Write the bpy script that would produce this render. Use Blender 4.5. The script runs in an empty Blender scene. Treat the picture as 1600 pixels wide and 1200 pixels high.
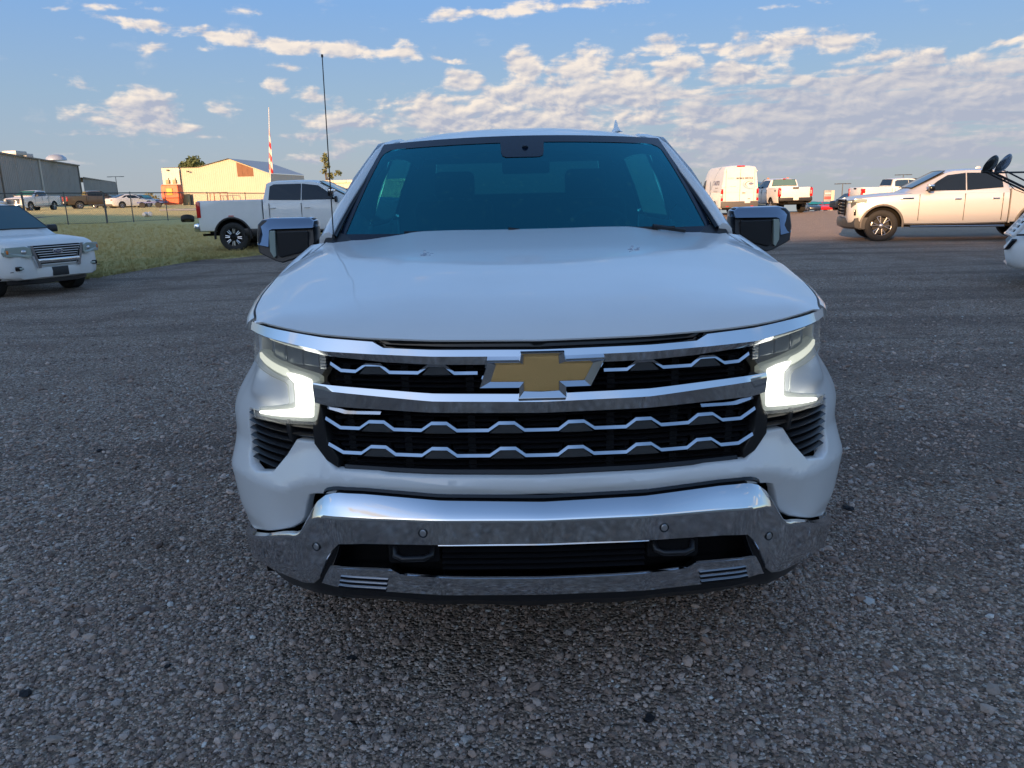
import bpy, bmesh, math, random
import numpy as np
from mathutils import Vector, Matrix, Euler
import mathutils.noise as mnoise
from mathutils.geometry import delaunay_2d_cdt
random.seed(7); rng = np.random.default_rng(7)
S = bpy.context.scene; COL = S.collection
R = math.radians
# ------------------------------------------------------------------ camera, sky, sun, exposure
CAM_H = 1.57
cam = bpy.data.objects.new('camera', bpy.data.cameras.new('camera')); COL.objects.link(cam)
cam.data.sensor_width = 36; cam.data.lens = 36*1202/1600
cam.data.clip_start = 0.05; cam.data.clip_end = 4000
cam.matrix_world = Matrix.Translation((0, 0, CAM_H)) @ Matrix.Rotation(R(76.0), 4, 'X') @ Matrix.Rotation(R(-1.35), 4, 'Z')
S.camera = cam
SUN_EL = 11.0; SUN_AZ = 205.0      # compass style: 0 = +Y, clockwise; the sun stands behind and to the left of the camera
SKY_STRENGTH = 0.10
world = bpy.data.worlds.new('World'); S.world = world; world.use_nodes = True
sun = bpy.data.objects.new('sun', bpy.data.lights.new('sun', 'SUN')); COL.objects.link(sun)
sun.data.energy = 2.8; sun.data.angle = R(0.6); sun.data.color = (1.0, 0.575, 0.27)
sd = Vector((math.sin(R(SUN_AZ))*math.cos(R(SUN_EL)), math.cos(R(SUN_AZ))*math.cos(R(SUN_EL)), math.sin(R(SUN_EL))))
sun.rotation_euler = sd.to_track_quat('Z', 'Y').to_euler()
S.view_settings.view_transform = 'Standard'; S.view_settings.look = 'None'
S.view_settings.exposure = 1.55; S.view_settings.gamma = 1.0; S.view_settings.use_curve_mapping = False
S.cycles.max_bounces = 8; S.cycles.transparent_max_bounces = 12
S.cycles.use_denoising = True

CLOUDS = [(-22.92,10.54,2.84,0.29,7,1),(-19.36,10.22,2.58,0.34,8,1),(-15.4,9.86,3.12,0.38,7,1),(-10.83,9.54,3.45,0.47,4,1),(-6.95,9.48,1.05,0.56,20,0.8),(-3.47,8.85,1.68,0.2,12,0.7),(-22.6,9.27,1.14,0.33,-10,0.6),(-19.83,9.53,1.1,0.23,0,0.5),(-1.15,11.86,3.94,0.42,-6,0.9),(5.41,12.06,5.58,0.34,-3,0.8),(-24.33,5.4,3.25,1.15,6,1.2),(-23.49,4.56,2.91,0.47,3,1.1),(-27.51,7.11,1.42,0.51,25,0.5),(-21.92,6.53,0.77,0.35,0,0.6),(-19.46,5.79,1.21,0.48,8,0.8),(-26.87,4.13,4.09,0.27,0,0.55),(-20.44,4.1,2.42,0.32,0,0.7),(-15.24,7.23,1.17,0.64,20,1),(-13.4,6.64,1.36,0.49,10,0.8),(-6.7,6.22,7.17,0.5,-3,0.8),(-10.3,4.99,5.32,0.59,0,0.9),(-4.51,5.35,3.38,1.34,0,1.2),(-13.85,3.96,1.72,0.58,0,0.8),(-13.09,2.69,2.62,0.43,0,0.7),(-10.41,3.51,3.11,0.6,0,0.6),(-3.08,7.42,1.61,0.82,0,1.1),(1.19,8.24,1.34,1.09,0,1.3),(5.18,8.12,1.85,1.21,0,1.3),(8.49,7.51,1.4,1.01,0,1.2),(11.73,7.64,1.45,1.04,0,1.2),(4.96,6.4,10.01,0.99,0,1.3),(2.7,4.99,11.48,1.02,0,1.2),(11.26,9.38,1.78,0.63,0,1.1),(14.84,8.97,1.73,0.35,5,1),(17.91,8.73,2.19,0.92,3,1.2),(22.38,8.83,1.87,0.67,0,1.1),(24.34,7.7,1.54,0.37,5,0.9),(27.59,7.34,1.11,0.51,12,1),(31.22,7.9,1.91,0.31,-14,0.9),(32.0,6.64,1.89,0.42,0,0.9),(25.55,6.41,9.66,0.97,-2,1.1),(27.5,4.65,10.52,1.95,0,1.3),(20.0,4.11,9.01,2.2,0,1.3),(15.75,7.23,2.66,0.71,-5,1.1),(22.12,1.99,13.31,1.22,0,1.1),(13.74,5.14,2.95,1.15,0,1.1),(15.09,3.3,4.97,0.83,0,1.2),(-27.84,9.61,2.1,0.18,0,0.3),(-28.93,11.25,3.08,0.2,0,0.4),(-25.13,11.61,3.29,0.28,0,0.5),(-16.43,11.71,2.44,0.26,0,0.4),(-28.8,2.97,3.23,0.23,0,0.35),(-27.83,2.39,2.18,0.19,0,0.3),(-24.12,2.57,2.32,0.2,0,0.3),(19.15,11.1,4.57,0.22,0,0.4),(-14.3,8.44,1.68,0.32,-5,0.4),(-17.63,7.87,0.57,0.39,0,0.4),(-11.78,8.35,0.51,0.36,0,0.4)]

class NT:
    """small helper for writing node trees"""
    def __init__(s, tree): s.t = tree; s.n = tree.nodes; s.l = tree.links
    def node(s, typ, ins=None, **props):
        n = s.n.new(typ)
        for k, v in props.items(): setattr(n, k, v)
        for k, v in (ins or {}).items():
            if isinstance(v, bpy.types.NodeSocket): s.l.new(v, n.inputs[k])
            else: n.inputs[k].default_value = v
        return n
    def math(s, op, a, b=0.0, clamp=False, c=None):
        n = s.node('ShaderNodeMath', {0: a, 1: b}, operation=op, use_clamp=clamp)
        if c is not None:
            if isinstance(c, bpy.types.NodeSocket): s.l.new(c, n.inputs[2])
            else: n.inputs[2].default_value = c
        return n.outputs[0]
    def mix(s, f, a, b, mode='MIX'):
        n = s.node('ShaderNodeMix', data_type='RGBA', blend_type=mode)
        for k, v in ((0, f), (6, a), (7, b)):
            if isinstance(v, bpy.types.NodeSocket): s.l.new(v, n.inputs[k])
            else: n.inputs[k].default_value = v if k == 0 or len(v) == 4 else (*v, 1)
        return n.outputs[2]
    def ramp(s, f, stops):
        n = s.node('ShaderNodeValToRGB', {0: f}); cr = n.color_ramp
        while len(cr.elements) < len(stops): cr.elements.new(0.5)
        for e, (p, c) in zip(cr.elements, stops):
            e.position = p; e.color = (*c, 1) if len(c) == 3 else c
        return n.outputs[0]
    def noise(s, vec, scale, detail=4, rough=0.55, dist=0.0):
        return s.node('ShaderNodeTexNoise', {'Vector': vec, 'Scale': scale, 'Detail': detail, 'Roughness': rough, 'Distortion': dist}).outputs['Fac']
    def remap(s, v, a, b, c=0.0, d=1.0, smooth=False):
        n = s.node('ShaderNodeMapRange', {'Value': v, 'From Min': a, 'From Max': b, 'To Min': c, 'To Max': d})
        n.clamp = True
        if smooth: n.interpolation_type = 'SMOOTHSTEP'
        return n.outputs[0]
    def comb(s, x, y, z=0.0): return s.node('ShaderNodeCombineXYZ', {0: x, 1: y, 2: z}).outputs[0]

def make_world():
    w = NT(world.node_tree); w.n.clear()
    out = w.node('ShaderNodeOutputWorld')
    tc = w.node('ShaderNodeTexCoord').outputs['Generated']
    sky = w.node('ShaderNodeTexSky', sky_type='NISHITA', sun_disc=False)
    sky.sun_elevation = R(SUN_EL); sky.sun_rotation = R(SUN_AZ); sky.air_density = 1.0; sky.dust_density = 0.6; sky.ozone_density = 2.0
    sep = w.node('ShaderNodeSeparateXYZ', {0: tc})
    az = w.math('MULTIPLY', w.math('ARCTAN2', sep.outputs[0], sep.outputs[1]), 57.29578)
    el = w.math('MULTIPLY', w.math('ARCSINE', sep.outputs[2]), 57.29578)
    uv = w.comb(az, el)
    # the clouds in view, each an ellipse in azimuth and elevation with a ragged edge
    cur = None
    wob = w.node('ShaderNodeTexNoise', {'Vector': uv, 'Scale': 0.9, 'Detail': 3.0}).outputs['Color']
    wv = w.node('ShaderNodeVectorMath', {0: wob, 1: (0.5, 0.5, 0.5)}, operation='SUBTRACT').outputs[0]
    wv = w.node('ShaderNodeVectorMath', {0: wv, 1: (1.6, 0.7, 0)}, operation='MULTIPLY').outputs[0]
    uvw = w.node('ShaderNodeVectorMath', {0: uv, 1: wv}, operation='ADD').outputs[0]
    for (a, e, ra, re, rot, st) in CLOUDS:
        m = w.node('ShaderNodeMapping', {'Vector': uvw, 'Location': (a, e, 0), 'Rotation': (0, 0, R(-rot)), 'Scale': (ra*1.1, re*1.25, 1)}, vector_type='TEXTURE').outputs[0]
        d = w.node('ShaderNodeVectorMath', {0: m}, operation='LENGTH').outputs['Value']
        v = w.remap(d, 1.5, 0.0, 0.0, st)
        cur = v if cur is None else w.math('SMOOTH_MAX', cur, v, c=0.12)
    # elsewhere in the sky: scattered clouds of the same kind
    gen = w.noise(w.comb(w.math('MULTIPLY', az, 0.35), el), 0.16, 3, 0.5)
    side = w.math('MAXIMUM', w.remap(w.math('ABSOLUTE', az), 33, 42, smooth=True), w.remap(el, 13, 17, smooth=True))
    farc = w.math('MULTIPLY', w.math('MULTIPLY', w.remap(gen, 0.52, 0.72, 0.0, 1.0), side), w.remap(el, 50, 22))
    cur = w.math('MAXIMUM', cur, farc)
    p = w.comb(w.math('MULTIPLY', az, 1.0), w.math('MULTIPLY', el, 1.9))
    n1 = w.noise(p, 0.36, 9, 0.57, 0.22)
    pu = w.node('ShaderNodeVectorMath', {0: p, 1: (-0.22, 0.42, 0)}, operation='ADD').outputs[0]
    n2 = w.noise(pu, 0.36, 9, 0.57, 0.22)
    n3 = w.noise(w.comb(w.math('MULTIPLY', az, 0.35), w.math('MULTIPLY', el, 2.6)), 0.8, 5, 0.6)
    bank = w.math('MULTIPLY', w.remap(az, 6, 16, smooth=True), w.remap(el, 7.6, 6.0, smooth=True))
    dens = w.math('ADD', cur, w.math('MULTIPLY', w.math('SUBTRACT', n1, 0.5), w.remap(bank, 0, 1, 2.3, 1.0)))
    dens = w.math('ADD', dens, w.math('MULTIPLY', w.math('SUBTRACT', n3, 0.5), w.remap(bank, 0, 1, 0.8, 2.2)))
    mask = w.remap(dens, 0.28, 0.80, smooth=True)
    mask = w.math('MULTIPLY', mask, w.remap(cur, 0.05, 0.3))
    s1 = w.noise(p, 0.36, 4, 0.5, 0.22); s2 = w.noise(pu, 0.36, 4, 0.5, 0.22)
    relief = w.math('ADD', w.math('MULTIPLY', w.math('SUBTRACT', s1, s2), 0.85), w.math('MULTIPLY', w.math('SUBTRACT', n1, n2), 0.25))
    lit = w.remap(w.math('ADD', relief, w.math('MULTIPLY', w.math('SUBTRACT', el, 5.2), 0.018)), -0.08, 0.14)
    thick = w.remap(dens, 0.75, 1.9)
    lit = w.math('MULTIPLY', lit, w.remap(thick, 0.0, 1.0, 1.0, 0.55))
    rightbank = w.math('MULTIPLY', w.remap(az, 8, 20, smooth=True), w.remap(el, 7.8, 5.8, smooth=True))
    lit = w.math('MULTIPLY', lit, w.remap(rightbank, 0, 1, 1.0, 0.5))
    ccol = w.mix(lit, (0.148, 0.160, 0.200), (0.350, 0.305, 0.260))
    haze = w.remap(el, 5.0, 0.0, 0.0, 0.5)
    # the air itself: Nishita sky, with the pale layer low over the ground
    skyc = w.node('ShaderNodeVectorMath', {0: sky.outputs[0], 3: SKY_STRENGTH}, operation='SCALE').outputs[0]
    skyc = w.mix(1.0, skyc, (0.97, 1.0, 1.08), 'MULTIPLY')
    air = w.ramp(w.remap(el, -2.0, 34.0), [(0.0, (0.140, 0.154, 0.165)), (0.10, (0.128, 0.149, 0.176)), (0.24, (0.104, 0.150, 0.206)), (0.40, (0.074, 0.138, 0.248)), (1.0, (0.085, 0.165, 0.33))])
    skyc = w.mix(w.math('MULTIPLY', w.remap(el, 36.0, 12.0, 0.0, 0.95, smooth=True), w.remap(w.math('ABSOLUTE', az), 125.0, 60.0, 0.30, 1.0, smooth=True)), skyc, air)
    ccol = w.mix(haze, ccol, (0.155, 0.165, 0.188))
    fin = w.mix(w.math('MULTIPLY', mask, 0.92), skyc, ccol)
    bg = w.node('ShaderNodeBackground', {'Color': fin, 'Strength': 1.0})
    w.l.new(bg.outputs[0], out.inputs[0])
make_world()

# ------------------------------------------------------------------ materials
MATS = {}
def pbr(name, col=(0.5, 0.5, 0.5), rough=0.5, metal=0.0, coat=0.0, spec=0.5, emit=None, es=0.0, dirt=0.0, dscale=3.0, bump=0.0, bscale=60.0, rvar=0.0):
    if name in MATS: return MATS[name]
    m = bpy.data.materials.new(name); m.use_nodes = True; t = NT(m.node_tree)
    b = m.node_tree.nodes['Principled BSDF']
    b.inputs['Base Color'].default_value = (*col, 1); b.inputs['Roughness'].default_value = rough
    b.inputs['Metallic'].default_value = metal; b.inputs['Coat Weight'].default_value = coat; b.inputs['Coat Roughness'].default_value = 0.04
    b.inputs['Specular IOR Level'].default_value = spec
    if emit: b.inputs['Emission Color'].default_value = (*emit, 1); b.inputs['Emission Strength'].default_value = es
    if dirt or bump or rvar:
        oc = t.node('ShaderNodeTexCoord').outputs['Object']
    if dirt:
        f = t.remap(t.noise(oc, dscale, 8, 0.65), 0.45, 0.75, 0, dirt)
        t.l.new(t.mix(f, col, tuple(c*0.55+0.02 for c in col)), b.inputs['Base Color'])
        t.l.new(t.remap(f, 0, 1, rough, min(1, rough+0.35)), b.inputs['Roughness'])
    if rvar:
        t.l.new(t.remap(t.noise(oc, 6, 6, 0.6), 0.3, 0.7, rough, rough+rvar), b.inputs['Roughness'])
    if bump:
        bn = t.node('ShaderNodeBump', {'Height': t.noise(oc, bscale, 5, 0.6), 'Strength': bump, 'Distance': 0.01})
        t.l.new(bn.outputs[0], b.inputs['Normal'])
    MATS[name] = m; return m

WHITE = pbr('white_paint', (0.80, 0.80, 0.79), 0.32, coat=0.6, dirt=0.10, dscale=2.5)
WHITE2 = pbr('white_paint_plain', (0.78, 0.78, 0.76), 0.35, coat=0.4, dirt=0.15)
PEARL = pbr('pearl_paint', (0.60, 0.60, 0.60), 0.28, metal=0.35, coat=0.7)
CHROME = pbr('chrome', (0.70, 0.72, 0.75), 0.055, metal=1.0, rvar=0.03)
SILVER = pbr('silver_trim', (0.62, 0.63, 0.65), 0.28, metal=0.9)
BLACKPL = pbr('black_plastic', (0.012, 0.012, 0.014), 0.38)
GLOSSBLK = pbr('gloss_black', (0.006, 0.006, 0.008), 0.12)
MATTEBLK = pbr('matte_black', (0.006, 0.006, 0.007), 0.8, spec=0.2)
RUBBER = pbr('rubber', (0.018, 0.018, 0.018), 0.75, bump=0.3, bscale=80)
DGLASS = pbr('dark_glass', (0.010, 0.014, 0.018), 0.04, spec=0.6)
TGLASS = pbr('teal_glass', (0.02, 0.22, 0.25), 0.05, spec=0.7)
GREENGLASS = pbr('green_glass', (0.03, 0.12, 0.09), 0.06, spec=0.6)
REDL = pbr('red_lens', (0.55, 0.012, 0.012), 0.15, coat=0.5)
AMBER = pbr('amber_lens', (0.75, 0.20, 0.03), 0.2)
CLEARL = pbr('clear_lens', (0.34, 0.40, 0.36), 0.12, coat=0.6, spec=0.8)
PLATE = pbr('licence_plate', (0.7, 0.7, 0.68), 0.5)
GOLD = pbr('gold_emblem', (0.62, 0.38, 0.14), 0.42, metal=0.25, bump=0.25, bscale=300)
ALLOY = pbr('alloy', (0.55, 0.55, 0.56), 0.25, metal=0.85)
UNDER = pbr('underbody', (0.012, 0.011, 0.010), 0.9, spec=0.1)

def shader_mat(name, build):
    m = bpy.data.materials.new(name); m.use_nodes = True; t = NT(m.node_tree); t.n.clear()
    out = t.node('ShaderNodeOutputMaterial'); t.l.new(build(t), out.inputs[0]); MATS[name] = m; return m
def _ws(t):
    fr = t.node('ShaderNodeFresnel', {'IOR': 1.55}).outputs[0]
    gl = t.node('ShaderNodeBsdfGlossy', {'Color': (0.14, 0.72, 0.90, 1), 'Roughness': 0.015})
    tr = t.node('ShaderNodeBsdfTransparent', {'Color': (0.06, 0.62, 0.68, 1)})
    f = t.remap(fr, 0, 1, 0.185, 1.0)
    return t.node('ShaderNodeMixShader', {0: f, 1: tr.outputs[0], 2: gl.outputs[0]}).outputs[0]
WSGLASS = shader_mat('windshield_glass', _ws)
def _tint(t):
    fr = t.node('ShaderNodeFresnel', {'IOR': 1.5}).outputs[0]
    gl = t.node('ShaderNodeBsdfGlossy', {'Color': (0.9, 0.95, 1, 1), 'Roughness': 0.02}); tr = t.node('ShaderNodeBsdfTransparent', {'Color': (0.20, 0.22, 0.22, 1)})
    return t.node('ShaderNodeMixShader', {0: fr, 1: tr.outputs[0], 2: gl.outputs[0]}).outputs[0]
TINT = shader_mat('tinted_side_glass', _tint)
def _tint2(t): return t.node('ShaderNodeMixShader', {0: t.node('ShaderNodeFresnel', {'IOR': 1.5}).outputs[0], 1: t.node('ShaderNodeBsdfTransparent', {'Color': (0.06, 0.065, 0.07, 1)}).outputs[0], 2: t.node('ShaderNodeBsdfGlossy', {'Color': (0.9, 0.95, 1, 1), 'Roughness': 0.02}).outputs[0]}).outputs[0]
TINT2 = shader_mat('dark_rear_glass', _tint2)
def _cl(t):
    fr = t.node('ShaderNodeFresnel', {'IOR': 1.45}).outputs[0]
    gl = t.node('ShaderNodeBsdfGlossy', {'Color': (1, 1, 1, 1), 'Roughness': 0.02})
    tr = t.node('ShaderNodeBsdfTransparent', {'Color': (0.93, 0.95, 0.95, 1)})
    return t.node('ShaderNodeMixShader', {0: t.remap(fr, 0, 1, 0.03, 1), 1: tr.outputs[0], 2: gl.outputs[0]}).outputs[0]
CLEAR = shader_mat('clear_cover', _cl)
def _fr(t):
    fr = t.node('ShaderNodeFresnel', {'IOR': 1.45}).outputs[0]
    gl = t.node('ShaderNodeBsdfGlossy', {'Color': (1, 1, 1, 1), 'Roughness': 0.03}); tr = t.node('ShaderNodeBsdfTransparent', {'Color': (0.95, 0.97, 0.97, 1)})
    df = t.node('ShaderNodeBsdfTranslucent', {'Color': (0.85, 0.88, 0.9, 1)}); d2 = t.node('ShaderNodeBsdfDiffuse', {'Color': (0.8, 0.84, 0.88, 1)})
    ad = t.node('ShaderNodeMixShader', {0: 0.5, 1: df.outputs[0], 2: d2.outputs[0]}); b = t.node('ShaderNodeMixShader', {0: 0.20, 1: tr.outputs[0], 2: ad.outputs[0]})
    return t.node('ShaderNodeMixShader', {0: t.remap(fr, 0, 1, 0.03, 1), 1: b.outputs[0], 2: gl.outputs[0]}).outputs[0]
FROST = shader_mat('lamp_cover_glass', _fr)
def _drl(t):
    e = t.node('ShaderNodeEmission', {'Color': (1.0, 0.98, 0.86, 1), 'Strength': 1.5})
    return e.outputs[0]
DRL = shader_mat('running_light', _drl)
def _drl2(t):
    e = t.node('ShaderNodeEmission', {'Color': (0.85, 0.92, 0.72, 1), 'Strength': 0.05})
    d = t.node('ShaderNodeBsdfDiffuse', {'Color': (0.30, 0.31, 0.30, 1)})
    return t.node('ShaderNodeAddShader', {0: e.outputs[0], 1: d.outputs[0]}).outputs[0]
def _drl3(t):
    e = t.node('ShaderNodeEmission', {'Color': (0.95, 0.97, 0.82, 1), 'Strength': 0.36})
    return e.outputs[0]
DRL3 = shader_mat('running_light_dim', _drl3)
DRL2 = shader_mat('light_guide', _drl2)

# ------------------------------------------------------------------ mesh helpers
def link(name, me, mat, parent=None, smooth=None):
    o = bpy.data.objects.new(name, me); COL.objects.link(o)
    if mat and not me.materials: me.materials.append(mat)
    if smooth is not None:
        me.shade_smooth()
        me.set_sharp_from_angle(angle=R(smooth))
    if parent: o.parent = parent
    return o
def tag(o, label=None, cat=None, group=None, kind=None):
    if label: o['label'] = label
    if cat: o['category'] = cat
    if group: o['group'] = group
    if kind: o['kind'] = kind
    return o
def thing(name, label, cat, loc=(0, 0, 0), rz=0.0, group=None):
    o = bpy.data.objects.new(name, None); COL.objects.link(o); o.empty_display_size = 0.2
    o.location = loc; o.rotation_euler = (0, 0, rz); return tag(o, label, cat, group)

class MB:
    def __init__(s): s.v = []; s.f = []
    def add(s, vs, fs):
        n = len(s.v); s.v += [tuple(v) for v in vs]; s.f += [tuple(i+n for i in f) for f in fs]; return s
    def box(s, c, d, rz=0.0, rx=0.0, ry=0.0, taper=1.0):
        M = Matrix.Translation(c) @ Euler((rx, ry, rz)).to_matrix().to_4x4()
        vs = []
        for z in (-1, 1):
            t = taper if z > 0 else 1
            for x, y in ((-1, -1), (1, -1), (1, 1), (-1, 1)): vs.append(M @ Vector((x*d[0]/2*t, y*d[1]/2*t, z*d[2]/2)))
        return s.add(vs, [(0, 3, 2, 1), (4, 5, 6, 7), (0, 1, 5, 4), (1, 2, 6, 5), (2, 3, 7, 6), (3, 0, 4, 7)])
    def loft(s, rows, closed=False, caps=False):
        n = len(rows[0]); vs = [p for r in rows for p in r]; fs = []
        for i in range(len(rows)-1):
            for j in range(n if closed else n-1):
                k = (j+1) % n; fs.append((i*n+j, i*n+k, (i+1)*n+k, (i+1)*n+j))
        if caps: fs += [tuple(range(n-1, -1, -1)), tuple((len(rows)-1)*n+j for j in range(n))]
        return s.add(vs, fs)
    def tube(s, pts, r, n=8, r2=None):
        pts = [Vector(p) for p in pts]; rows = []
        for i, p in enumerate(pts):
            d = (pts[min(i+1, len(pts)-1)] - pts[max(i-1, 0)]).normalized()
            a = d.orthogonal().normalized() if i == 0 else (prev - d*prev.dot(d)).normalized()
            prev = a; b = d.cross(a); rr = r if r2 is None else r+(r2-r)*i/(len(pts)-1)
            rows.append([p + a*math.cos(t)*rr + b*math.sin(t)*rr for t in [2*math.pi*k/n for k in range(n)]])
        return s.loft(rows, True, True)
    def lathe(s, prof, n=32, M=None, close=True):
        """prof: (axial y, radius) about the local y axis"""
        M = M or Matrix.Identity(4)
        rows = [[M @ Vector((r*math.cos(2*math.pi*k/n), y, r*math.sin(2*math.pi*k/n))) for k in range(n)] for (y, r) in prof]
        return s.loft(rows, True, close)
    def prism(s, poly, y0, y1):
        """polygon in (x,z) extruded along y"""
        n = len(poly)
        vs = [(x, y0, z) for x, z in poly]+[(x, y1, z) for x, z in poly]
        return s.add(vs, [tuple(range(n)), tuple(range(2*n-1, n-1, -1))]+[(j, j+n, (j+1) % n+n, (j+1) % n) for j in range(n)])
    def mesh(s, name='m'):
        me = bpy.data.meshes.new(name); me.from_pydata(s.v, [], s.f); 
        bm = bmesh.new(); bm.from_mesh(me); bmesh.ops.recalc_face_normals(bm, faces=bm.faces); bm.to_mesh(me); bm.free()
        return me
    def make(s, name, mat, parent=None, smooth=None, bevel=0.0, seg=2):
        me = s.mesh(name)
        if bevel:
            bm = bmesh.new(); bm.from_mesh(me)
            bmesh.ops.bevel(bm, geom=[e for e in bm.edges if len(e.link_faces) == 2 and e.calc_face_angle(0) > 0.6], offset=bevel, segments=seg, affect='EDGES', profile=0.5)
            bm.to_mesh(me); bm.free()
        return link(name, me, mat, parent, smooth)

def text_mesh(txt, size, extr=0.002, bold=0.0):
    cu = bpy.data.curves.new('t', 'FONT'); cu.body = txt; cu.size = size; cu.extrude = extr; cu.offset = bold
    cu.align_x = 'CENTER'; cu.align_y = 'CENTER'
    o = bpy.data.objects.new('t', cu); COL.objects.link(o)
    dg = bpy.context.evaluated_depsgraph_get(); me = bpy.data.meshes.new_from_object(o.evaluated_get(dg))
    bpy.data.objects.remove(o); bpy.data.curves.remove(cu); me.materials.clear(); return me

# ------------------------------------------------------------------ terrain
def sm(t): t = max(0.0, min(1.0, t)); return t*t*(3-2*t)
def terrain(x, y):
    z = 0.85*sm((-x-12)/26)*sm((y-22)/34)
    z -= 0.17*math.exp(-(((x+9.5)/5.5)**2+((y-15)/4.5)**2))
    k = sm((x+8)/20)
    if y > 47: z -= k*0.0325*(y-47)*sm((y-47)/10)
    if y > 260: z -= (1-k)*0.02*(y-260)
    return z

def survey(px, D, py=300.0):
    """where a sight line measured in the photograph (1600 px wide) stands at distance D: x and height"""
    dx, dy = px-800, py-600; c, s = math.cos(R(1.35)), math.sin(R(1.35)); u, v = dx*c-dy*s, dx*s+dy*c
    yy = 1202*math.cos(R(14))-v*math.sin(R(14)); zz = -1202*math.sin(R(14))-v*math.cos(R(14)); return u*D/yy, CAM_H+zz*D/yy

def ground_mesh(x0, x1, y0, y1, zoff, mask=None, nx=0, ny=0, xs=None, ys=None):
    xs = xs if xs is not None else np.linspace(x0, x1, nx); ys = ys if ys is not None else np.linspace(y0, y1, ny)
    vs = []; idx = {}
    for j, y in enumerate(ys):
        for i, x in enumerate(xs): vs.append((x, y, terrain(x, y)+zoff))
    n = len(xs); fs = []
    for j in range(len(ys)-1):
        for i in range(n-1):
            if mask is None or mask((xs[i]+xs[i+1])/2, (ys[j]+ys[j+1])/2): fs.append((j*n+i, j*n+i+1, (j+1)*n+i+1, (j+1)*n+i))
    me = bpy.data.meshes.new('g'); me.from_pydata(vs, [], fs); return me

def gravel_mat():
    m = bpy.data.materials.new('gravel_ground'); m.use_nodes = True; t = NT(m.node_tree); b = m.node_tree.nodes['Principled BSDF']
    geo = t.node('ShaderNodeNewGeometry').outputs['Position']
    v1 = t.node('ShaderNodeTexVoronoi', {'Vector': geo, 'Scale': 75.0, 'Randomness': 1.0})
    v2 = t.node('ShaderNodeTexVoronoi', {'Vector': geo, 'Scale': 31.0, 'Randomness': 1.0})
    c1 = t.node('ShaderNodeSeparateColor', {0: v1.outputs['Color']}).outputs[0]
    c2 = t.node('ShaderNodeSeparateColor', {0: v2.outputs['Color']}).outputs[1]
    base = t.ramp(c1, [(0.0, (0.095, 0.071, 0.057)), (0.45, (0.274, 0.201, 0.150)), (0.8, (0.493, 0.369, 0.278)), (1.0, (0.798, 0.711, 0.621))])
    big = t.ramp(c2, [(0.0, (0.139, 0.100, 0.075)), (0.7, (0.412, 0.301, 0.222)), (1.0, (0.798, 0.711, 0.638))])
    bm = t.math('MULTIPLY', t.remap(v2.outputs['Distance'], 0.42, 0.34), t.remap(c2, 0.5, 0.55))
    col = t.mix(bm, base, big)
    patch = t.noise(geo, 0.75, 7, 0.66)
    col = t.mix(t.remap(patch, 0.50, 0.62, 0, 0.9), col, t.mix(0.6, col, (0.139, 0.088, 0.064)))
    # wheel tracks that run across the yard
    mp = t.node('ShaderNodeMapping', {'Vector': geo, 'Rotation': (0, 0, R(-20)), 'Scale': (0.08, 0.75, 1)}).outputs[0]
    trk = t.noise(mp, 1.0, 5, 0.6, 0.4)
    col = t.mix(t.remap(trk, 0.50, 0.60, 0, 0.85), col, t.mix(0.7, col, (0.113, 0.082, 0.067)))
    mid = t.noise(geo, 6.0, 5, 0.7)
    col = t.mix(t.remap(mid, 0.35, 0.7, 0.0, 0.5), col, t.mix(0.5, col, (0.651, 0.491, 0.366)))
    # far right of the yard: sunlight painted into the ground colour as warm tan
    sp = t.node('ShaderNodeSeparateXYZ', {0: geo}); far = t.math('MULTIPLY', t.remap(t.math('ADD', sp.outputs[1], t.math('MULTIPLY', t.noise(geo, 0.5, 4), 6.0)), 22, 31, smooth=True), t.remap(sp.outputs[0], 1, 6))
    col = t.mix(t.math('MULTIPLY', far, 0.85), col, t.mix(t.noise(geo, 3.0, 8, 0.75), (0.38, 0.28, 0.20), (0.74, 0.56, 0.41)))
    t.l.new(col, b.inputs['Base Color']); b.inputs['Roughness'].default_value = 0.85; b.inputs['Specular IOR Level'].default_value = 0.3
    h = t.math('ADD', t.math('MULTIPLY', v1.outputs['Distance'], -0.7), t.math('MULTIPLY', t.math('MULTIPLY', v2.outputs['Distance'], -1.6), t.remap(c2, 0.5, 0.55)))
    h = t.math('ADD', h, t.math('MULTIPLY', mid, 1.5))
    t.l.new(t.node('ShaderNodeBump', {'Height': h, 'Strength': 1.0, 'Distance': 0.03}).outputs[0], b.inputs['Normal'])
    return m
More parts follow.
